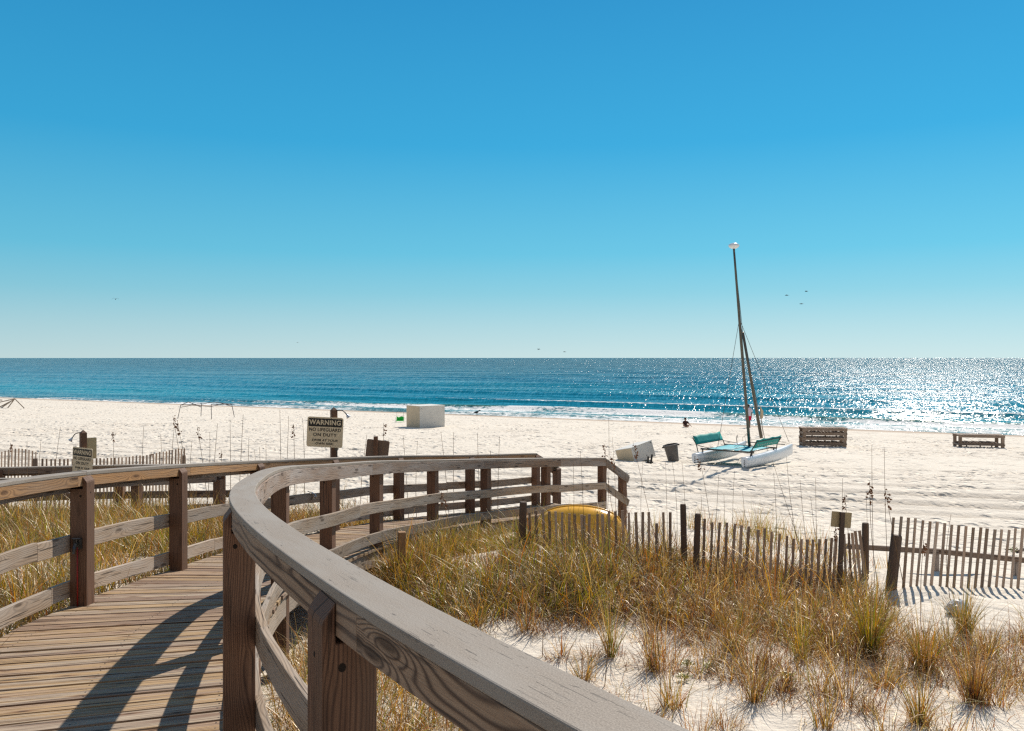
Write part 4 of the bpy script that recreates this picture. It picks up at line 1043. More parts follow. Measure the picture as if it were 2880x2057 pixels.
def square_post(parent,b,top,w,yaw,name='post'):
    rot=Matrix.Rotation(yaw,3,'Z'); h=w/2; mb=MB(); ez=(top-b).normalized(); ex=rot@Vector((1,0,0)); ey=rot@Vector((0,1,0))
    L=(top-b).length; o=random.random()*30
    def ring(z,k): return [b+ez*z+ex*(sx*h*k)+ey*(sy*h*k) for sx,sy in ((-1,-1),(1,-1),(1,1),(-1,1))]
    n=mb.add(ring(0,1)+ring(L-w*.62,1)+ring(L-w*.58,1.04)+[top])
    for lv in (0,4):
        for i in range(4):
            j=(i+1)%4; q=o+i*.3; z0,z1=(0,L) if lv==0 else (L,L+.02)
            mb.face([n+lv+i,n+lv+j,n+lv+4+j,n+lv+4+i],[(z0+o,q),(z0+o,q+w),(z1+o,q+w),(z1+o,q)],.4)
    for i in range(4): mb.face([n+8+i,n+8+(i+1)%4,n+12],[(o,0),(o,w),(o+w,w/2)],.4)
    return mb.build(name,M['post'],parent,bevel=.003)
def shower(parent,p,dirv,L=.17):
    d=Vector(dirv).normalized(); Z=Vector((0,0,1)); mb=MB()
    mb.tube([p,p+d*L*.5+Z*.0,p+d*L*.72-Z*.02,p+d*L-Z*.075],.009,8)
    arm=mb.build('shower_arm',M['dark_metal'],parent,smooth=True)
    e=p+d*L-Z*.075; ax=(d*.62-Z*.9).normalized(); rot=Vector((0,0,1)).rotation_difference(ax).to_matrix()
    mb=MB(); mb.lathe([(0,-.01),(.014,-.008),(.016,.01),(.034,.045),(.040,.055),(.036,.060),(0,.058)],e,14,0,rot)
    h=mb.build('shower_head',M['chrome'],None,smooth=True,loc=parent.location); h.location=(0,0,0); h.parent=arm
# centre sign, face on
d=14.1; top=at(939,1145,d); x,y=top.x,top.y
t=empty('shower_post',(x,y,gz(x,y)),0,'centre warning sign on a square post with a shower arm pointing right','warning sign','warning signs on shower posts')
square_post(t,Vector((x,y,gz(x,y)-.2)),top,.094,R(32))
sign_panel(t,at(914,1216,d-.075),.60,.495,R(-3),R(2.5),M['sign_face'],True)
shower(t,at(947,1155,d-.02),(1,-.1,.05))
mb=MB(); q=at(946,1262,d-.02); mb.box(q,.05,.05,.06); mb.tube([q+Vector((0,-.03,0)),q+Vector((.05,-.05,0))],.008,6); mb.tube([q,q+Vector((.01,0,-.35))],.009,6); mb.build('tap',M['dark_metal'],t)
# left sign, turned away
d=16.0; top=at(234,1209,d); x,y=top.x,top.y
t=empty('shower_post',(x,y,gz(x,y)),0,'left warning sign turned sideways on a post with a shower arm pointing left','warning sign','warning signs on shower posts')
square_post(t,Vector((x,y,gz(x,y)-.2)),top,.105,R(45))
sign_panel(t,at(232,1297,d-.10),.60,.495,R(-30),R(1.5),M['sign_face'],True)
shower(t,at(226,1217,d),(-1,-.15,-.2),.15)
mb=MB(); mb.prism(rrect(.30,.40,.02),at(250,1262,d+.10),Vector((.55,.83,0)),Vector((0,0,1)),Vector((.83,-.55,0)),-.004,.004); mb.build('back_board',M['sign_tan'],t)
# sign seen from behind
d=17.2; top=at(1058,1227,d); x,y=top.x,top.y
t=empty('sign_post',(x,y,gz(x,y)),0,'brown back of a sign on a thin square post behind the far railing','sign','sign backs')
mb=MB(); mb.beam(Vector((x,y-.05,gz(x,y)-.2)),top+Vector((0,-.05,0)),.085,.04,(0,-1,0)); mb.build('post',M['post'],t,bevel=.003)
rot=Matrix.Rotation(R(6),3,'Y'); mb=MB(); mb.prism(rrect(.46,.46,.03),at(1061,1270,d),rot@Vector((1,0,0)),rot@Vector((0,0,1)),Vector((0,1,0)),-.004,.004); mb.build('sign_board',M['sign_back'],t)
# small tan sign in the grass
d=11.25; top=at(2367,1440,d); b=at(2357,1760,d); x,y=b.x,b.y
t=empty('sign_post',(x,y,gz(x,y)),0,'small tan sign back on a dark stake standing in the grass by the fence','sign','sign backs')
mb=MB(); mb.beam(Vector((x,y-.03,gz(x,y)-.1)),top+Vector((0,-.03,0)),.056,.045,(0,-1,0)); mb.build('post',M['stake'],t,bevel=.002)
rot=Matrix.Rotation(R(5),3,'Y'); mb=MB(); mb.prism(rrect(.265,.205,.006,2),at(2366,1462,d),rot@Vector((1,0,0)),rot@Vector((0,0,1)),Vector((0.1,1,0)).normalized(),-.003,.003); mb.build('sign_board',M['sign_tan'],t)

# ---------------------------------------------------------------- yellow kayak, upside down behind the fence
c=at(1632,1470,14.6); x,y=c.x,c.y; zb=2.945-.74
t=empty('kayak',(x,y,zb),R(-14),'overturned yellow kayak lying in grass behind the slat fence','kayak')
rings=[]
for f in np.linspace(-1,1,25):
    wv=.40*(1-abs(f)**2.6)**.75+.012; hh=.25*(1-abs(f)**2.2)+.48*(1-abs(f)**9)+.02; zc=0
    xx=f*.86
    ring=[]
    for k in range(17):
        a=PI*k/16; ring.append(Vector((xx,-math.cos(a)*wv,zc+hh*(math.sin(a)**.72)*(1-.10*math.exp(-((k-8)/1.3)**2)*0))))
    rings.append(ring)
mb=MB(); mb.loft(rings,0,True,False); o=mb.build('hull',M['yellow'],t,smooth=True,loc=(0,0,0)); o.location=(0,0,0)
s=o.modifiers.new('Solid','SOLIDIFY'); s.thickness=.012
mb=MB(); mb.tube([Vector((f*.86,0,.25*(1-abs(f)**2.2)+.48*(1-abs(f)**9)+.03)) for f in np.linspace(-.93,.93,21)],.022,8); o=mb.build('keel',M['yellow'],t,smooth=True,loc=(0,0,0)); o.location=(0,0,0)
for sg in (-1,1):
    mb=MB(); mb.tube([Vector((f*.86,sg*(.40*(1-abs(f)**2.6)**.75+.015),.03)) for f in np.linspace(-.97,.97,21)],.025,8); o=mb.build('gunwale',M['yellow'],t,smooth=True,loc=(0,0,0)); o.location=(0,0,0)

# ---------------------------------------------------------------- boxes, bin
def crate(name,lab,c,sx,sy,sz,rz,tilt,mats,grp):
    t=empty(name,c,rz,lab,'storage box',grp); rot=Matrix.Rotation(tilt[0],3,'Y')@Matrix.Rotation(tilt[1],3,'X')
    def put(mb,nm,m,bev=.008): o=mb.build(nm,m,None,loc=(0,0,0),bevel=bev); o.parent=t; o.location=(0,0,0); return o
    cc=rot@Vector((0,0,sz/2))
    mb=MB(); mb.box(cc,sx-.05,sy-.05,sz-.06,rot); put(mb,'body',mats[0])
    for sg in (-1,1):
        mb=MB(); mb.box(cc+rot@Vector((0,sg*(sy/2-.013),0)),sx-.02,.022,sz-.035,rot); put(mb,'side_panel',mats[0],.004)
        mb=MB(); mb.box(cc+rot@Vector((sg*(sx/2-.013),0,0)),.022,sy-.05,sz-.035,rot); put(mb,'end_panel',mats[1],.004)
    mb=MB(); mb.box(cc+rot@Vector((0,0,sz/2-.012)),sx+.02,sy+.02,.03,rot); put(mb,'lid',mats[0],.006)
    mb=MB()
    for a,b in ((-.42,.38),(.42,.38),(.1,-.25)): mb.lathe([(0,-.004),(.022,-.004),(.02,.01),(0,.012)],cc+rot@Vector((a*sx,-sy/2-.004,b*sz)),8,0,rot@Matrix.Rotation(PI/2,3,'X'))
    put(mb,'latch',M['dark_metal'],0)
    return t
p=at(1185,1207,58.5); 
crate('storage_box','tall white storage box standing upright near the surf',(p.x+.2,p.y+.9,gz(p.x,p.y)-.05),2.05,1.75,1.53,R(38),(R(0),0),(M['box_paint'],M['cream_tone']),'white storage boxes on the sand')
p=at(1790,1298,36.5)
crate('storage_box','tilted white storage box half sunk in sand beside the grey bin',(p.x+.1,p.y+.3,gz(p.x,p.y)-.06),1.30,1.0,.72,R(38),(R(-11),R(-11)),(M['box_paint'],M['cream_tone']),'white storage boxes on the sand')
q=at(1826,1284,35.3); zz=gz(q.x,q.y)
t=empty('broken_bracket',(q.x,q.y,zz),0,'black two pronged bracket sticking out of sand before the tilted box','bracket')
for dx,h,tl in ((-.06,.28,.02),(.06,.36,.06)):
    mb=MB(); mb.beam(Vector((q.x+dx,q.y,zz-.05)),Vector((q.x+dx+tl,q.y,zz+h)),.07,.06,(0,-1,0)); mb.build('prong',M['black'],t)
mb=MB(); mb.beam(Vector((q.x-.16,q.y,zz+.02)),Vector((q.x+.16,q.y,zz+.03)),.09,.06); mb.build('foot',M['black'],t)
p=at(1895,1292,36.6); zz=gz(p.x,p.y)
t=empty('trash_bin',(p.x,p.y,zz-.03),0,'grey round trash bin leaning left on the sand','trash bin'); rot=Matrix.Rotation(R(-11),3,'Y')
def bput(mb,nm,m): o=mb.build(nm,m,None,loc=(0,0,0),smooth=False); o.parent=t; o.location=(0,0,0); return o
mb=MB(); mb.lathe([(.0,0),(.215,0),(.225,.02),(.30,.74),(.285,.74),(.215,.05),(0,.05)],(0,0,0),28,0,rot,False); bput(mb,'bin_body',M['bin'])
mb=MB(); mb.lathe([(.298,.70),(.325,.70),(.328,.76),(.300,.765),(.298,.70)],(0,0,0),28,0,rot,False); bput(mb,'rim',M['bin'])
for sg in (-1,1): mb=MB(); mb.box(rot@Vector((sg*.335,0,.69)),.07,.14,.05,rot); bput(mb,'handle',M['bin_in'])

# ---------------------------------------------------------------- stacks of wooden loungers
def lounge(name,loc,rz,lab,L=2.25,H=.50,W=.95):
    t=empty(name,loc,rz,lab,'beach lounger','wooden beach loungers in stacks')
    def put(mb,nm): o=mb.build(nm,M['lounge'],None,loc=(0,0,0)); o.parent=t; o.location=(0,0,0)
    for sx in (-1,1):
        for sy in (-1,1): mb=MB(); mb.beam((sx*(L/2-.10),sy*(W/2-.04),0),(sx*(L/2-.10),sy*(W/2-.04),H-.05),.16,.10,(0,1,0)); put(mb,'leg')
    for sy in (-1,1):
        mb=MB(); mb.beam((-L/2,sy*(W/2),H-.09),(L/2,sy*(W/2),H-.09),.04,.12); put(mb,'side_board')
        mb=MB(); mb.beam((-L/2+.06,sy*(W/2),.18+.22*(H-.5)),(L/2-.06,sy*(W/2),.18+.22*(H-.5)),.05,.15); put(mb,'lower_board')
    for sx in (-1,1): mb=MB(); mb.beam((sx*(L/2-.03),-W/2-.06,.20),(sx*(L/2-.03),W/2+.06,.20),.04,.09); put(mb,'end_board')
    for f in (-.22,.08,.33): mb=MB(); mb.beam((f*L,W*.3,0),(f*L,W*.3,.2),.06,.05,(0,1,0)); put(mb,'brace')
    mb=MB()
    n=15
    for k in range(n): xx=-L/2+.03+(L-.06)*k/(n-1); mb.beam((xx,-W/2-.03,H-.012),(xx,W/2+.03,H-.012),.115,.025)
    put(mb,'slats')
    mb=MB()
    for k in range(9): xx=-.75+1.5*k/8; mb.beam((xx,-W/2+.05,.27+.22*(H-.5)),(xx,W/2-.05,.27+.22*(H-.5)+.02*(k%2)),.11,.022)
    put(mb,'lower_slats')
    return t
p=at(2323,1262,45.5); zz=gz(p.x,p.y+.4)-.04
lounge('wooden_lounger',(p.x,p.y+.5,zz),R(-9),'lower weathered lounger of the two high stack near the surf',2.3,.55)
lounge('wooden_lounger',(p.x+.02,p.y+.5,zz+.55),R(-8),'upper weathered lounger lying on the two high stack',2.3,.50)
p=at(2766,1257,46.5); zz=gz(p.x,p.y+.4)-.04
lounge('wooden_lounger',(p.x,p.y+.5,zz),R(-10),'single low wooden lounger at the right edge of the beach',2.35,.74)

# ---------------------------------------------------------------- catamaran
psi=R(39); fw=Vector((math.sin(psi),math.cos(psi),0)); rt=Vector((math.cos(psi),-math.sin(psi),0)); Zv=Vector((0,0,1))
S=Vector((9.09-1.065*math.cos(psi),33.4+1.065*math.sin(psi),0)); zS=gz(9.09,33.4)-.03
t=empty('catamaran',(S.x,S.y,zS),0,'white beached catamaran with teal trampoline, bare mast and mast float','catamaran')
def Q(a,f,z): return S+rt*a+fw*f+Zv*(zS+z)      # across, forward, up
for sg in (-1,1):
    rings=[]
    for f in np.linspace(0,1,19):
        Lf=5.05*f; wd=.145*(1-.15*(1-f))*(1 if f<.55 else math.cos((f-.55)/.45*PI/2)**.7)+.006; top=.46+.14*f*f; bot=.04+(.16*((f-.5)/.5)**2 if f>.5 else .06*((.5-f)/.5)**2)-.04
        rings.append([Q(sg*1.065+wd*math.sin(a)*(1.0 if abs(a)<2.6 else 1),Lf,bot+(top-bot)*(.5+.5*math.cos(a))**(.75)) if False else Q(sg*1.065+x_*wd,Lf,bot+(top-bot)*z_) for x_,z_ in ((-.75,1),(0,1.04),(.75,1),(1,.86),(1,.55),(.86,.25),(.4,.05),(0,0),(-.4,.05),(-.86,.25),(-1,.55),(-1,.86))])
    mb=MB(); mb.loft(rings); h=mb.build('hull',M['gel'],t,smooth=False,bevel=.01)
    for q in h.data.polygons: q.use_smooth=True
    for k,zz in enumerate((.33,.25,.18,.10)):
        mb=MB(); mb.box(Q(sg*1.065+.01,-.006,zz),.045+.02*(k%2),.008,.035,Matrix.Rotation(-psi,3,'Z'))
        o=mb.build('stern_mark',M['black'],None,loc=t.location); o.location=(0,0,0); o.parent=h
ZT=.60
for f in (.72,2.95): 
    mb=MB(); mb.tube([Q(-1.15,f,ZT),Q(1.15,f,ZT)],.036,10); mb.build('cross_beam',M['alu'],t,smooth=True)
for sg in (-1,1):
    mb=MB(); mb.tube([Q(sg*.93,.70,ZT),Q(sg*.93,2.97,ZT)],.026,8); mb.build('side_bar',M['alu'],t,smooth=True)
    for f in (.72,2.95): mb=MB(); mb.tube([Q(sg*1.065,f,.44),Q(sg*1.065,f,ZT)],.03,8); mb.build('pylon',M['alu'],t,smooth=True)
rings=[]
for f in np.linspace(.76,2.90,9): rings.append([Q(a,f,ZT+.01-.05*math.sin((f-.76)/2.14*PI)*(1-(a/.92)**2)) for a in np.linspace(-.91,.91,9)])
mb=MB(); mb.loft(rings,0,False,False); o=mb.build('trampoline',M['turq'],t,smooth=True); o.modifiers.new('S','SOLIDIFY').thickness=.008
mb=MB(); mb.tube([Q(-.2,.8,ZT+.03),Q(.05,1.3,ZT+.02),Q(.0,2.0,ZT+.015),Q(.25,2.7,ZT+.03)],.013,6); mb.build('hiking_strap',M['black'],t)
# raised wing backrests either side
for sg in (-1,1):
    f0,f1=.45,2.95
    lo,hi=.80,1.34
    rings=[]
    for f in np.linspace(f0,f1,9):
        rings.append([Q(sg*(1.22+.16*k),f,lo+(hi-lo)*k*(.62 if True else 1)+.02*math.sin(f*7)*k) for k in np.linspace(0,1,5)])
    mb=MB(); mb.loft(rings,0,False,False); o=mb.build('backrest_cloth',M['teal'],t,smooth=True); o.modifiers.new('S','SOLIDIFY').thickness=.02
    if sg>0:
        mb=MB()
        pts=[Q(sg*(1.20+.10+.03*math.sin(k*2.1)),f,lo+.10+.045*math.sin(k*2.6)) for k,f in enumerate(np.linspace(.7,2.6,26))]
        mb.tube(pts,.006,5); w_=mb.build('cloth_script',M['white_paint'],None,loc=t.location); w_.location=(0,0,0); w_.parent=o
    mb=MB(); mb.tube([Q(sg*1.22,f0-.03,lo),Q(sg*1.22,f1+.03,lo)],.018,7); mb.tube([Q(sg*1.38,f0-.03,lo+.25),Q(sg*1.38,f1+.03,lo+.25)],.018,7); mb.build('wing_frame',M['black'],t)
    for f in (f0,f1):
        mb=MB(); mb.tube([Q(sg*1.12,f+(.10 if f==f1 else -.02),.46),Q(sg*1.22,f,lo),Q(sg*1.38,f,lo+.25)],.020,7); mb.build('wing_leg',M['black'],t)
        mb=MB(); mb.tube([Q(sg*.90,f+(.75 if f==f1 else .5),ZT+.02),Q(sg*1.22,f,lo-.02)],.014,6); mb.build('wing_stay',M['black'],t)
# mast, float, spar, stays
mbase=Q(0,2.95,ZT+.03); mtop=at(2064,700,36.2)
mb=MB(); mb.tube([mbase.lerp(mtop,k) for k in np.linspace(0,1,12)],[.062]*7+[.058,.054,.05,.047,.043],10); mast=mb.build('mast',M['alu'],t,smooth=True)
mb=MB(); mb.lathe([(0,-.125),(.10,-.115),(.19,-.06),(.235,.0),(.22,.05),(.14,.10),(.05,.125),(0,.128)],mtop+Zv*.12,24); o=mb.build('mast_float',M['gel'],None,smooth=True,loc=t.location); o.location=(0,0,0); o.parent=mast
sp0=at(2089,935,36.35); sp1=Vector((11.1,38.0,1.95))
mb=MB(); mb.tube([sp0,sp1],[.055,.075],9); mb.build('furled_jib',M['alu'],t,smooth=True)
st=mbase.lerp(mtop,.645)
for e in (Q(-1.1,2.2,.55),Q(1.1,2.2,.55),Q(-.95,5.0,.62),Q(.95,5.0,.62)): mb=MB(); mb.tube([st,e],.009,4); mb.build('stay',M['wire'],t)
mb=MB(); mb.tube([mtop,sp0],.010,4); mb.build('stay',M['wire'],t)
mb=MB(); mb.tube([sp1,Q(-.95,4.9,.62)],.008,4); mb.tube([sp1,Q(.95,4.9,.62)],.008,4); mb.build('bridle',M['rope'],t)
mb=MB(); mb.tube([Q(-.9,4.6,.6),Q(.9,4.6,.6)],.02,7); mb.build('bow_bar',M['alu'],t,smooth=True)
mb=MB(); mb.tube([Q(-.55,2.95,ZT+.05),Q(-.62,3.0,.95),Q(-.60,3.05,1.05),Q(-.55,3.02,.9)],.014,6); mb.build('rope_coil',M['black'],t)
for k in range(4):
    mb=MB(); mb.tube([mbase+Zv*(.5+.16*k),Q(-.6+.1*k,3.6,.9+.06*k),Q(-1.0+.15*k,4.5,.64)],.006,4); mb.build('loose_line',M['rope'],t)
# small pale flag planted beyond the boat
a=at(2147,1190,55); zz=gz(a.x,a.y)
tf=empty('flag',(a.x,a.y,zz),0,'small pale pennant on a thin stick by the water behind the mast','flag')
mb=MB(); mb.tube([Vector((a.x,a.y,zz-.1)),at(2137,1140,55)],.016,5); mb.build('stick',M['rope'],tf)
mb=MB(); c0=at(2137,1142,55); mb.loft([[c0+Vector((.02,0,-.02)),c0+Vector((.05,0,-.85))],[c0+Vector((.24,.03,-.35)),c0+Vector((.22,.03,-.8))]],0,False,False); o=mb.build('cloth',M['cream_tone'],tf); o.modifiers.new('S','SOLIDIFY').thickness=.01

# ---------------------------------------------------------------- tent frames
def poles(lab,name,segs,d,mat,rad=.022):
    q=at(*segs[0][0],d); t=empty(name,(q.x,q.y,gz(q.x,q.y)),0,lab,'tent frame','bare tent frames')
    for s in segs:
        if len(s)==2:
            a=at(*s[0],d); b=at(*s[1],d)
        else: a=at(*s[0],d); b=at(*s[1],d+s[2])
        mb=MB(); mb.tube([a,b],rad,6); mb.build('pole',mat,t)
    return t
poles('bare canopy tent frame with four legs near the surf','tent_frame',[((500,1178),(508,1140)),((565,1171),(567,1135)),((595,1180),(594,1137)),((659,1173),(652,1138)),
  ((508,1140),(530,1131)),((530,1131),(567,1146)),((508,1146),(540,1140)),((540,1140),(594,1144)),((567,1137),(600,1131)),((594,1144),(625,1136)),((625,1136),(652,1143)),((600,1131),(652,1138)),((508,1140),(567,1136)),((594,1138),(652,1138))],65,M['pole'],.026)
poles('collapsed pale tent frame at the left edge of the beach','tent_frame',[((72,1152),(42,1122)),((42,1122),(-20,1136)),((18,1153),(40,1124)),((0,1150),(42,1122)),((6,1126),(-30,1122)),((42,1123),(-10,1150))],82,M['polew'],.05)

# green folding chair beside the tall box
a=at(1125,1162,66); zz=gz(a.x,a.y); t=empty('beach_chair',(a.x,a.y,zz),0,'bright green low beach chair left of the tall white box','beach chair')
mb=MB(); mb.prism([(-.27,.12),(.30,.12),(.33,.40),(.10,.47),(-.10,.38),(-.24,.46)],(a.x,a.y,zz),Vector((1,0,0)),Vector((0,0,1)),Vector((0,1,0)),-.02,.02); mb.build('backrest',M['green'],t)
mb=MB(); mb.box((a.x+.02,a.y-.25,zz+.14),.56,.5,.03); mb.build('seat',M['green'],t)
for sg in (-1,1): mb=MB(); mb.tube([Vector((a.x+sg*.3,a.y-.4,zz)),Vector((a.x+sg*.3,a.y-.3,zz+.4)),Vector((a.x+sg*.3,a.y+.1,zz+.42)),Vector((a.x+sg*.3,a.y+.1,zz))],.014,6); mb.build('arm_frame',M['white_paint'],t)
mb=MB(); mb.tube([Vector((a.x-.25,a.y,zz+.4)),Vector((a.x-.27,a.y+.1,zz+.8)),Vector((a.x+.25,a.y+.1,zz+.82)),Vector((a.x+.28,a.y,zz+.4))],.012,6); mb.build('top_frame',M['pole'],t)

# white plastic bag caught behind the dark clump
x,y=on_ground(2690,1728); pts=[]
mb=MB()
rings=[]
for k,(rr,z) in enumerate([(.03,0),(.08,.02),(.10,.06),(.085,.11),(.05,.14),(.02,.155)]):
    rings.append([Vector((x+rr*math.cos(a)*(1+.35*random.uniform(-1,1))*1.25,y+rr*math.sin(a)*(1+.3*random.uniform(-1,1)),gz(x,y)+z+.02*random.uniform(-1,1))) for a in np.linspace(0,2*PI,14)[:-1]])
mb.loft(rings); o=mb.build('plastic_bag',M['bag'],None,smooth=False,loc=(x,y,gz(x,y))); tag(o,'crumpled white plastic bag caught on sand behind the dark grass clump','plastic bag')
# driftwood roots by the right edge
x,y=on_ground(2862,1556); mb=MB()
for k in range(9):
    a=random.uniform(0,2*PI); p0=Vector((x,y,gz(x,y)+.02)); mb.tube([p0,p0+Vector((math.cos(a)*.14,math.sin(a)*.1,.05)),p0+Vector((math.cos(a)*.27,math.sin(a)*.2,random.uniform(0,.08)))],[.025,.018,.008],6)
o=mb.build('root_wad',M['stake'],None,loc=(x,y,gz(x,y))); tag(o,'dark reddish tangle of roots on sand behind the right fence','driftwood')

# ---------------------------------------------------------------- birds
def bird(p,span,rz,lab,bend=.25,mat=None):
    mat=mat or M['bird']; t=empty('seabird',p,rz,lab,'bird','seabirds in flight')
    def put(mb,nm): o=mb.build(nm,mat,None,loc=(0,0,0),smooth=True); o.parent=t; o.location=(0,0,0)
    mb=MB(); mb.loft([[Vector((r*math.cos(a),yy,r*math.sin(a)*.9)) for a in np.linspace(0,2*PI,9)[:-1]] for yy,r in ((-.30,.01),(-.2,.05),(0,.075),(.15,.06),(.22,.045),(.28,.04),(.36,.008))]); put(mb,'body')
    for sg in (-1,1):
        rings=[]
        for k,(f,ch,z) in enumerate([(0.04,.18,.03),(.25,.19,bend*.55),(.5,.16,bend*.8),(.78,.09,bend*.45),(1.0,.012,0-.05)]):
            xx=sg*f*span/2; yc=.05-.12*max(0,f-.4)
            rings.append([Vector((xx,yc+ch*.5,z)),Vector((xx,yc,z+.014)),Vector((xx,yc-ch*.6,z)),Vector((xx,yc,z-.006))])
        mb=MB(); mb.loft(rings); put(mb,'wing')
    mb=MB(); mb.loft([[Vector((sx*.035,-.25,.0)) for sx in (-1,1)]+[Vector((0,-.25,.012))],[Vector((sx*.09,-.45,0)) for sx in (-1,1)]+[Vector((0,-.47,.008))]]); put(mb,'tail')
bird(at(325,842,125),1.0,R(20),'dark arched winged seabird alone in the sky on the left',.22)
bird(at(2213,831,150),.52,R(80),'leftmost of the three tiny birds right of the mast top',.12)
bird(at(2268,820,150),.52,R(30),'highest of the three tiny birds right of the mast top',.14)
bird(at(2254,855,150),.5,R(70),'lowest of the three tiny birds right of the mast top',.1)
bird(at(1515,983,170),.8,R(40),'small dark seabird just above the horizon at the centre',.15)
bird(at(1588,990,170),.6,R(60),'faint small seabird just above the horizon right of centre',.1,M['birdw'])
bird(at(837,964,170),.6,R(10),'faint small seabird above the horizon left of centre',.1,M['birdw'])
# bird standing at the water's edge
a=at(1341,1152,80); zz=gz(a.x,a.y); t=empty('wading_bird',(a.x,a.y,max(zz,.0)),0,'small dark bird standing on wet sand right of the tall box','bird')
def put(mb,nm,m): o=mb.build(nm,m,None,loc=(0,0,0),smooth=True); o.parent=t; o.location=(0,0,0)
mb=MB(); mb.loft([[Vector((xx,r*math.cos(q),.34+z0+r*math.sin(q)*1.0)) for q in np.linspace(0,2*PI,9)[:-1]] for xx,r,z0 in ((-.30,.01,-.04),(-.2,.06,-.02),(0,.11,0),(.13,.09,.05),(.19,.055,.14),(.24,.055,.18),(.29,.04,.18),(.40,.006,.16))]); put(mb,'body',M['bird'])
for dx in (-.03,.05): mb=MB(); mb.tube([Vector((dx,0,-.02)),Vector((dx+.01,.01,.15)),Vector((dx,0,.28))],.011,5); put(mb,'leg',M['birdw'])
# ---------------------------------------------------------------- people
def skin_body(parent,name,joints,bones,mat,sub=2):
    """joints: name -> (x,y,z,radius or (rx,ry)); one continuous skinned surface"""
    names=list(joints); idx={k:i for i,k in enumerate(names)}
    me=bpy.data.meshes.new(name); me.from_pydata([joints[k][:3] for k in names],[(idx[a],idx[b]) for a,b in bones],[])
    ob=bpy.data.objects.new('tmp_'+name,me); COL.objects.link(ob)
    ob.modifiers.new('Skin','SKIN')
    for i,k in enumerate(names):
        r=joints[k][3]; sv=me.skin_vertices[0].data[i]; sv.radius=(r,r) if not hasattr(r,'__len__') else r; sv.use_root=(i==0)
    s=ob.modifiers.new('Sub','SUBSURF'); s.levels=sub; s.render_levels=sub
    bpy.context.view_layer.update()
    m2=bpy.data.meshes.new_from_object(ob.evaluated_get(bpy.context.evaluated_depsgraph_get())); bpy.data.objects.remove(ob)
    m2.materials.clear(); m2.materials.append(mat); m2.name=name
    for p in m2.polygons: p.use_smooth=True
    o=bpy.data.objects.new(name,m2); COL.objects.link(o); o.parent=parent; return o
def hand(J,Bn,side,wrist,palmdir,spread,k=1.0):
    w=Vector(wrist); d=Vector(palmdir).normalized(); sp=Vector(spread).normalized(); n=d.cross(sp)
    pal=w+d*.055*k; J[side+'palm']=(*pal,.03*k); Bn.append((side+'wrist',side+'palm'))
    for i,(off,L) in enumerate(((-.030,.062),(-.010,.078),(.010,.072),(.030,.058))):
        a=w+d*.095*k+sp*off*k; b=a+d*L*.55*k+n*.008*k; c=b+d*L*.45*k+n*.022*k
        for q,p,r in (('a',a,.0115),('b',b,.010),('c',c,.008)): J[f'{side}f{i}{q}']=(*p,r*k)
        Bn+= [(side+'palm',f'{side}f{i}a'),(f'{side}f{i}a',f'{side}f{i}b'),(f'{side}f{i}b',f'{side}f{i}c')]
    a=w+d*.045*k-sp*.040*k; b=a+d*.035*k-sp*.022*k; J[side+'ta']=(*a,.012*k); J[side+'tb']=(*b,.009*k); Bn+=[(side+'palm',side+'ta'),(side+'ta',side+'tb')]
def head(J,Bn,c,fwd,s=1.0):
    c=Vector(c); f=Vector(fwd).normalized()
    J['skull']=(*(c+Vector((0,0,.035*s))-f*.012*s),.092*s); J['face']=(*(c+f*.035*s-Vector((0,0,.035*s))),.066*s); J['chin']=(*(c+f*.045*s-Vector((0,0,.085*s))),.038*s)
    Bn+=[('neck','face'),('face','skull'),('face','chin')]
# man looking out to sea, seen from behind
a=at(2105,1201,64.6); zz=gz(a.x,a.y)
man=empty('person',(a.x,a.y,zz),R(8),'person in a white shirt and red shorts looking out to sea','person')
J={'pelvis':(0,0,.94,(.155,.115)),'waist':(0,.0,1.10,(.145,.105)),'chest':(0,-.01,1.32,(.175,.12)),'upper':(0,0,1.44,(.13,.09)),'neck':(0,.01,1.53,.055),
 'Rhip':(.09,0,.86,.095),'Rknee':(.10,.02,.49,.060),'Rcalf':(.10,-.005,.34,.058),'Rank':(.10,0,.085,.038),'Rheel':(.10,-.045,.035,.032),'Rtoe':(.115,.14,.025,.030),
 'Lhip':(-.09,0,.86,.095),'Lknee':(-.08,.07,.49,.060),'Lcalf':(-.08,.02,.34,.057),'Lank':(-.08,-.02,.085,.038),'Lheel':(-.08,-.065,.035,.032),'Ltoe':(-.095,.12,.025,.030),
 'Rsh':(.205,0,1.43,.062),'Relb':(.275,-.02,1.14,.045),'Rwrist':(.27,.08,.90,.030),
 'Lsh':(-.205,0,1.43,.062),'Lelb':(-.36,.10,1.56,.045),'Lwrist':(-.16,.17,1.66,.030)}
Bn=[('pelvis','waist'),('waist','chest'),('chest','upper'),('upper','neck'),('pelvis','Rhip'),('Rhip','Rknee'),('Rknee','Rcalf'),('Rcalf','Rank'),('Rank','Rheel'),('Rank','Rtoe'),
 ('pelvis','Lhip'),('Lhip','Lknee'),('Lknee','Lcalf'),('Lcalf','Lank'),('Lank','Lheel'),('Lank','Ltoe'),('upper','Rsh'),('Rsh','Relb'),('Relb','Rwrist'),('upper','Lsh'),('Lsh','Lelb'),('Lelb','Lwrist')]
hand(J,Bn,'R',J['Rwrist'][:3],(0,.15,-1),(0,1,.1)); hand(J,Bn,'L',J['Lwrist'][:3],(1,.1,.15),(0,.2,1))
head(J,Bn,(0,.03,1.655),(0,1,0))
skin_body(man,'body',J,Bn,M['skin_tan'])
def oval(c,rx,ry,n=16): return [Vector((c[0]+rx*math.cos(2*PI*k/n),c[1]+ry*math.sin(2*PI*k/n),c[2])) for k in range(n)]
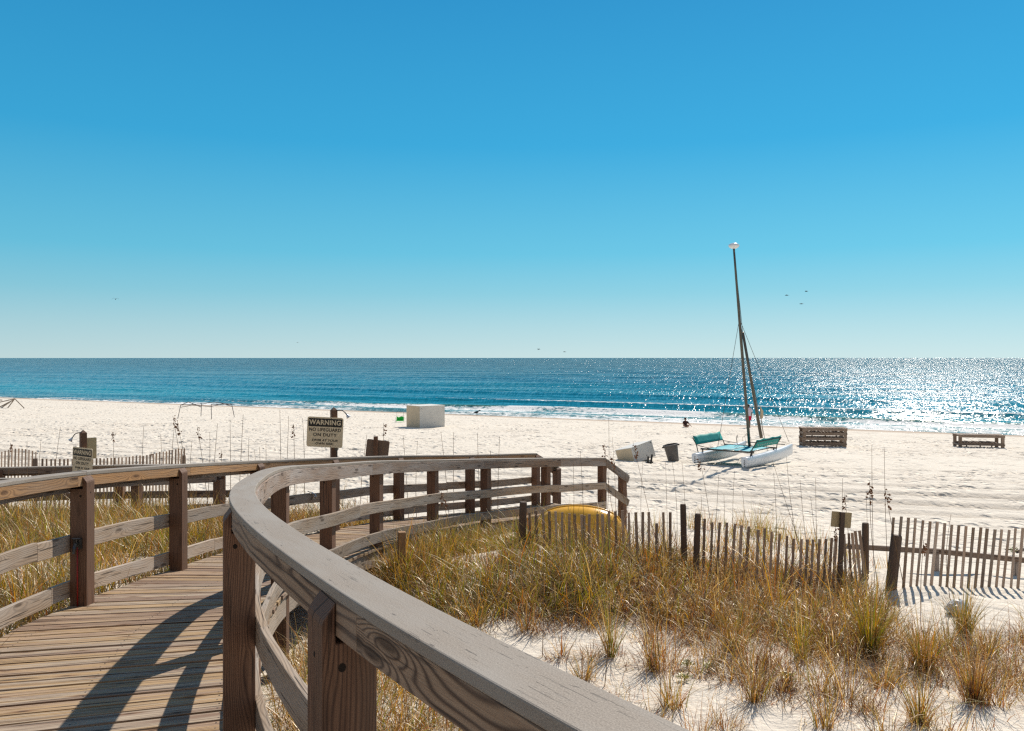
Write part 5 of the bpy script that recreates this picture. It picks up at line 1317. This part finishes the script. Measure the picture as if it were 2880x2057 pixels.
def put(mb,nm,m,p): o=mb.build(nm,m,None,smooth=True,loc=(0,0,0)); o.parent=p; o.location=(0,0,0); return o
mb=MB(); mb.loft([oval((0,0,z),rx,ry) for z,rx,ry in ((.88,.205,.155),(1.0,.20,.15),(1.12,.19,.145),(1.30,.215,.155),(1.42,.215,.14),(1.49,.15,.105),(1.52,.085,.08))],0,False)
for sg,e in ((1,(.262,-.015,1.20)),(-1,(-.315,.065,1.52))):
    s0=Vector((sg*.17,0,1.43)); e=Vector(e); dv=(e-s0).normalized(); u=dv.cross(Vector((0,1,0))).normalized(); v=dv.cross(u)
    mb.loft([[s0.lerp(e,k)+u*r*math.cos(q)+v*r*math.sin(q) for q in np.linspace(0,2*PI,13)[:-1]] for k,r in ((0,.085),(.5,.082),(1,.085))],0,False)
put(mb,'shirt',M['shirt'],man)
mb=MB(); mb.loft([oval((0,0,z),rx,ry) for z,rx,ry in ((.99,.185,.14),(.90,.205,.155),(.82,.21,.155))],0,False)
for sg,yy in ((1,.0),(-1,.02)): mb.loft([oval((sg*.095,yy*k,z),r,r*1.1) for k,z,r in ((0,.88,.118),(.5,.74,.122),(1,.58,.125))],0,False)
put(mb,'shorts',M['shorts'],man)
mb=MB(); mb.loft([oval((0,.018,z),rx,ry) for z,rx,ry in ((1.63,.092,.085),(1.67,.102,.105),(1.72,.100,.104),(1.765,.075,.08),(1.79,.03,.03))]); put(mb,'hair',M['hair'],man)
mb=MB()
for sg in (-1,1): mb.prism([(-.055,-.10),(.055,-.10),(.06,.17),(-.05,.17)],(sg*.10,.0,0),Vector((1,0,0)),Vector((0,1,0)),Vector((0,0,1)),-.005,.012)
put(mb,'sandals',M['darkcloth'],man)
# child sitting on the sand
a=at(1927,1200,64.5); zz=gz(a.x,a.y)
kid=empty('person',(a.x,a.y,zz),R(185),'child in a dark shirt sitting on the sand near the surf','person')
J={'pelvis':(0,0,.10,(.12,.10)),'waist':(0,0,.22,(.11,.085)),'chest':(0,.03,.36,(.125,.085)),'upper':(0,.04,.44,(.09,.065)),'neck':(0,.05,.50,.042),
 'Rhip':(.08,.05,.10,.075),'Rknee':(.20,.28,.17,.052),'Rcalf':(.15,.36,.10,.047),'Rank':(.02,.38,.05,.032),'Rtoe':(-.06,.40,.03,.028),
 'Lhip':(-.08,.05,.10,.075),'Lknee':(-.22,.27,.17,.052),'Lcalf':(-.16,.36,.10,.047),'Lank':(-.02,.44,.05,.032),'Ltoe':(.06,.47,.03,.028),
 'Rsh':(.135,.04,.43,.048),'Relb':(.20,.14,.27,.036),'Rwrist':(.12,.28,.18,.024),'Lsh':(-.135,.04,.43,.048),'Lelb':(-.26,.14,.27,.036),'Lwrist':(-.36,.24,.13,.024)}
Bn=[('pelvis','waist'),('waist','chest'),('chest','upper'),('upper','neck'),('pelvis','Rhip'),('Rhip','Rknee'),('Rknee','Rcalf'),('Rcalf','Rank'),('Rank','Rtoe'),('pelvis','Lhip'),('Lhip','Lknee'),('Lknee','Lcalf'),('Lcalf','Lank'),('Lank','Ltoe'),('upper','Rsh'),('Rsh','Relb'),('Relb','Rwrist'),('upper','Lsh'),('Lsh','Lelb'),('Lelb','Lwrist')]
hand(J,Bn,'R',J['Rwrist'][:3],(-.5,.6,-.5),(.6,.5,.2),.75); hand(J,Bn,'L',J['Lwrist'][:3],(-.6,.5,-.6),(.5,.6,0),.75)
head(J,Bn,(0,.075,.61),(0,1,-.2),.92)
skin_body(kid,'body',J,Bn,M['skin'])
mb=MB(); mb.loft([oval((0,y0,z),rx,ry) for z,rx,ry,y0 in ((.06,.15,.125,0),(.20,.145,.115,0),(.34,.155,.115,.03),(.43,.15,.10,.04),(.48,.09,.075,.045))],0,False)
for sg,e in ((1,(.185,.11,.31)),(-1,(-.235,.11,.31))):
    s0=Vector((sg*.11,.04,.43)); e=Vector(e); dv=(e-s0).normalized(); u=dv.cross(Vector((0,1,0))).normalized(); v=dv.cross(u)
    mb.loft([[s0.lerp(e,k)+u*r*math.cos(q)+v*r*math.sin(q) for q in np.linspace(0,2*PI,13)[:-1]] for k,r in ((0,.066),(1,.062))],0,False)
put(mb,'shirt',M['darkcloth'],kid)
mb=MB(); mb.loft([oval((0,.055,z),rx,ry) for z,rx,ry in ((.60,.086,.075),(.64,.096,.092),(.68,.094,.092),(.72,.07,.07),(.74,.03,.03))]); put(mb,'hair',M['hair'],kid)
# ---------------------------------------------------------------- camera, light, sky
cam=bpy.data.cameras.new('camera'); co=bpy.data.objects.new('camera',cam); COL.objects.link(co)
co.location=(0,0,CZ); co.rotation_euler=(PI/2,0,0); cam.sensor_width=36; cam.lens=36*F/2880; cam.shift_y=-21.5/2880
cam.clip_start=.05; cam.clip_end=90000; SC.camera=co
sd=Vector((math.sin(SUN_AZ)*math.cos(SUN_EL),math.cos(SUN_AZ)*math.cos(SUN_EL),math.sin(SUN_EL)))
L=bpy.data.lights.new('sun','SUN'); L.energy=4.9; L.angle=R(.53); L.color=(1,.905,.79)
lo=bpy.data.objects.new('sun',L); COL.objects.link(lo); lo.rotation_euler=(-sd).to_track_quat('-Z','Y').to_euler(); lo.location=(0,0,60)
w=bpy.data.worlds.new('World'); SC.world=w; w.use_nodes=True; nt=w.node_tree
bg=nt.nodes['Background']; sky=nt.nodes.new('ShaderNodeTexSky'); sky.sky_type='NISHITA'; sky.sun_disc=False
sky.sun_elevation=SUN_EL; sky.sun_rotation=SUN_AZ; sky.altitude=0; sky.air_density=1.0; sky.dust_density=.35; sky.ozone_density=3.5
EXPO=.30; STR=.085
# clear deep blue sea air: the sky texture's brightness, hue set by height above the horizon
geo=nt.nodes.new('ShaderNodeTexCoord'); sp=nt.nodes.new('ShaderNodeSeparateXYZ'); nt.links.new(geo.outputs['Generated'],sp.inputs[0])
rp=nt.nodes.new('ShaderNodeValToRGB'); e=rp.color_ramp.elements
stops=[(.0,(.57,.76,.785)),(.035,(.43,.70,.775)),(.075,(.25,.625,.77)),(.12,(.125,.56,.785)),(.24,(.022,.40,.735)),(.39,(.006,.295,.625)),(.7,(.004,.19,.47)),(1,(.01,.15,.40))]
while len(e)<len(stops): e.new(.5)
for el,(p,c) in zip(e,stops): el.position=p; el.color=(*c,1)
nt.links.new(sp.outputs[2],rp.inputs[0])
sc=nt.nodes.new('ShaderNodeVectorMath'); sc.operation='SCALE'; nt.links.new(rp.outputs[0],sc.inputs[0]); sc.inputs['Scale'].default_value=1/(2**EXPO*STR)
mx=nt.nodes.new('ShaderNodeMix'); mx.data_type='RGBA'; 
def mth(op,a,b=None,clamp=False):
    n=nt.nodes.new('ShaderNodeMath'); n.operation=op; n.use_clamp=clamp
    for i,q in enumerate((a,b)):
        if q is None: continue
        if hasattr(q,'is_output'): nt.links.new(q,n.inputs[i])
        else: n.inputs[i].default_value=q
    return n.outputs[0]
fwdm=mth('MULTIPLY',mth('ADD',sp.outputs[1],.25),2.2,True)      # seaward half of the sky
# the sky brightens a little towards the sun's side
azb=mth('ADD',mth('MULTIPLY',sp.outputs[0],.16),1.0/(2**EXPO*STR)*0+1.0)
nt.links.new(mth('MULTIPLY',azb,1/(2**EXPO*STR)),sc.inputs['Scale'])
pale=nt.nodes.new('ShaderNodeMix'); pale.data_type='RGBA'; pale.inputs['Factor'].default_value=.55  # flat warm grey mixed into the unseen landward sky, added to lift the shade
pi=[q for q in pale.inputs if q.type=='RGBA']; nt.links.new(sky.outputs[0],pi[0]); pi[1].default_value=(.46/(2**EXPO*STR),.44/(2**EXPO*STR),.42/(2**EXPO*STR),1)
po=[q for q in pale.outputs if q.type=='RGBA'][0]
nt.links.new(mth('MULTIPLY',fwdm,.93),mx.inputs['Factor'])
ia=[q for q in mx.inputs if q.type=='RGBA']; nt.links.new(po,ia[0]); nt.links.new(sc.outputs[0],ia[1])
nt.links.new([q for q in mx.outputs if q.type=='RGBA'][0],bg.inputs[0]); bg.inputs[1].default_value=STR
SC.view_settings.view_transform='Standard'; SC.view_settings.look='None'; SC.view_settings.gamma=1; SC.view_settings.use_curve_mapping=False
SC.view_settings.exposure=EXPO
SC.render.engine='CYCLES'
cy=SC.cycles; cy.max_bounces=8; cy.diffuse_bounces=3; cy.glossy_bounces=3; cy.transmission_bounces=4; cy.transparent_max_bounces=8
cy.caustics_reflective=False; cy.caustics_refractive=False; cy.sample_clamp_indirect=6; cy.use_adaptive_sampling=False; cy.use_denoising=False; cy.sample_clamp_direct=12.0; cy.pixel_filter_type='BLACKMAN_HARRIS'; cy.filter_width=1.35
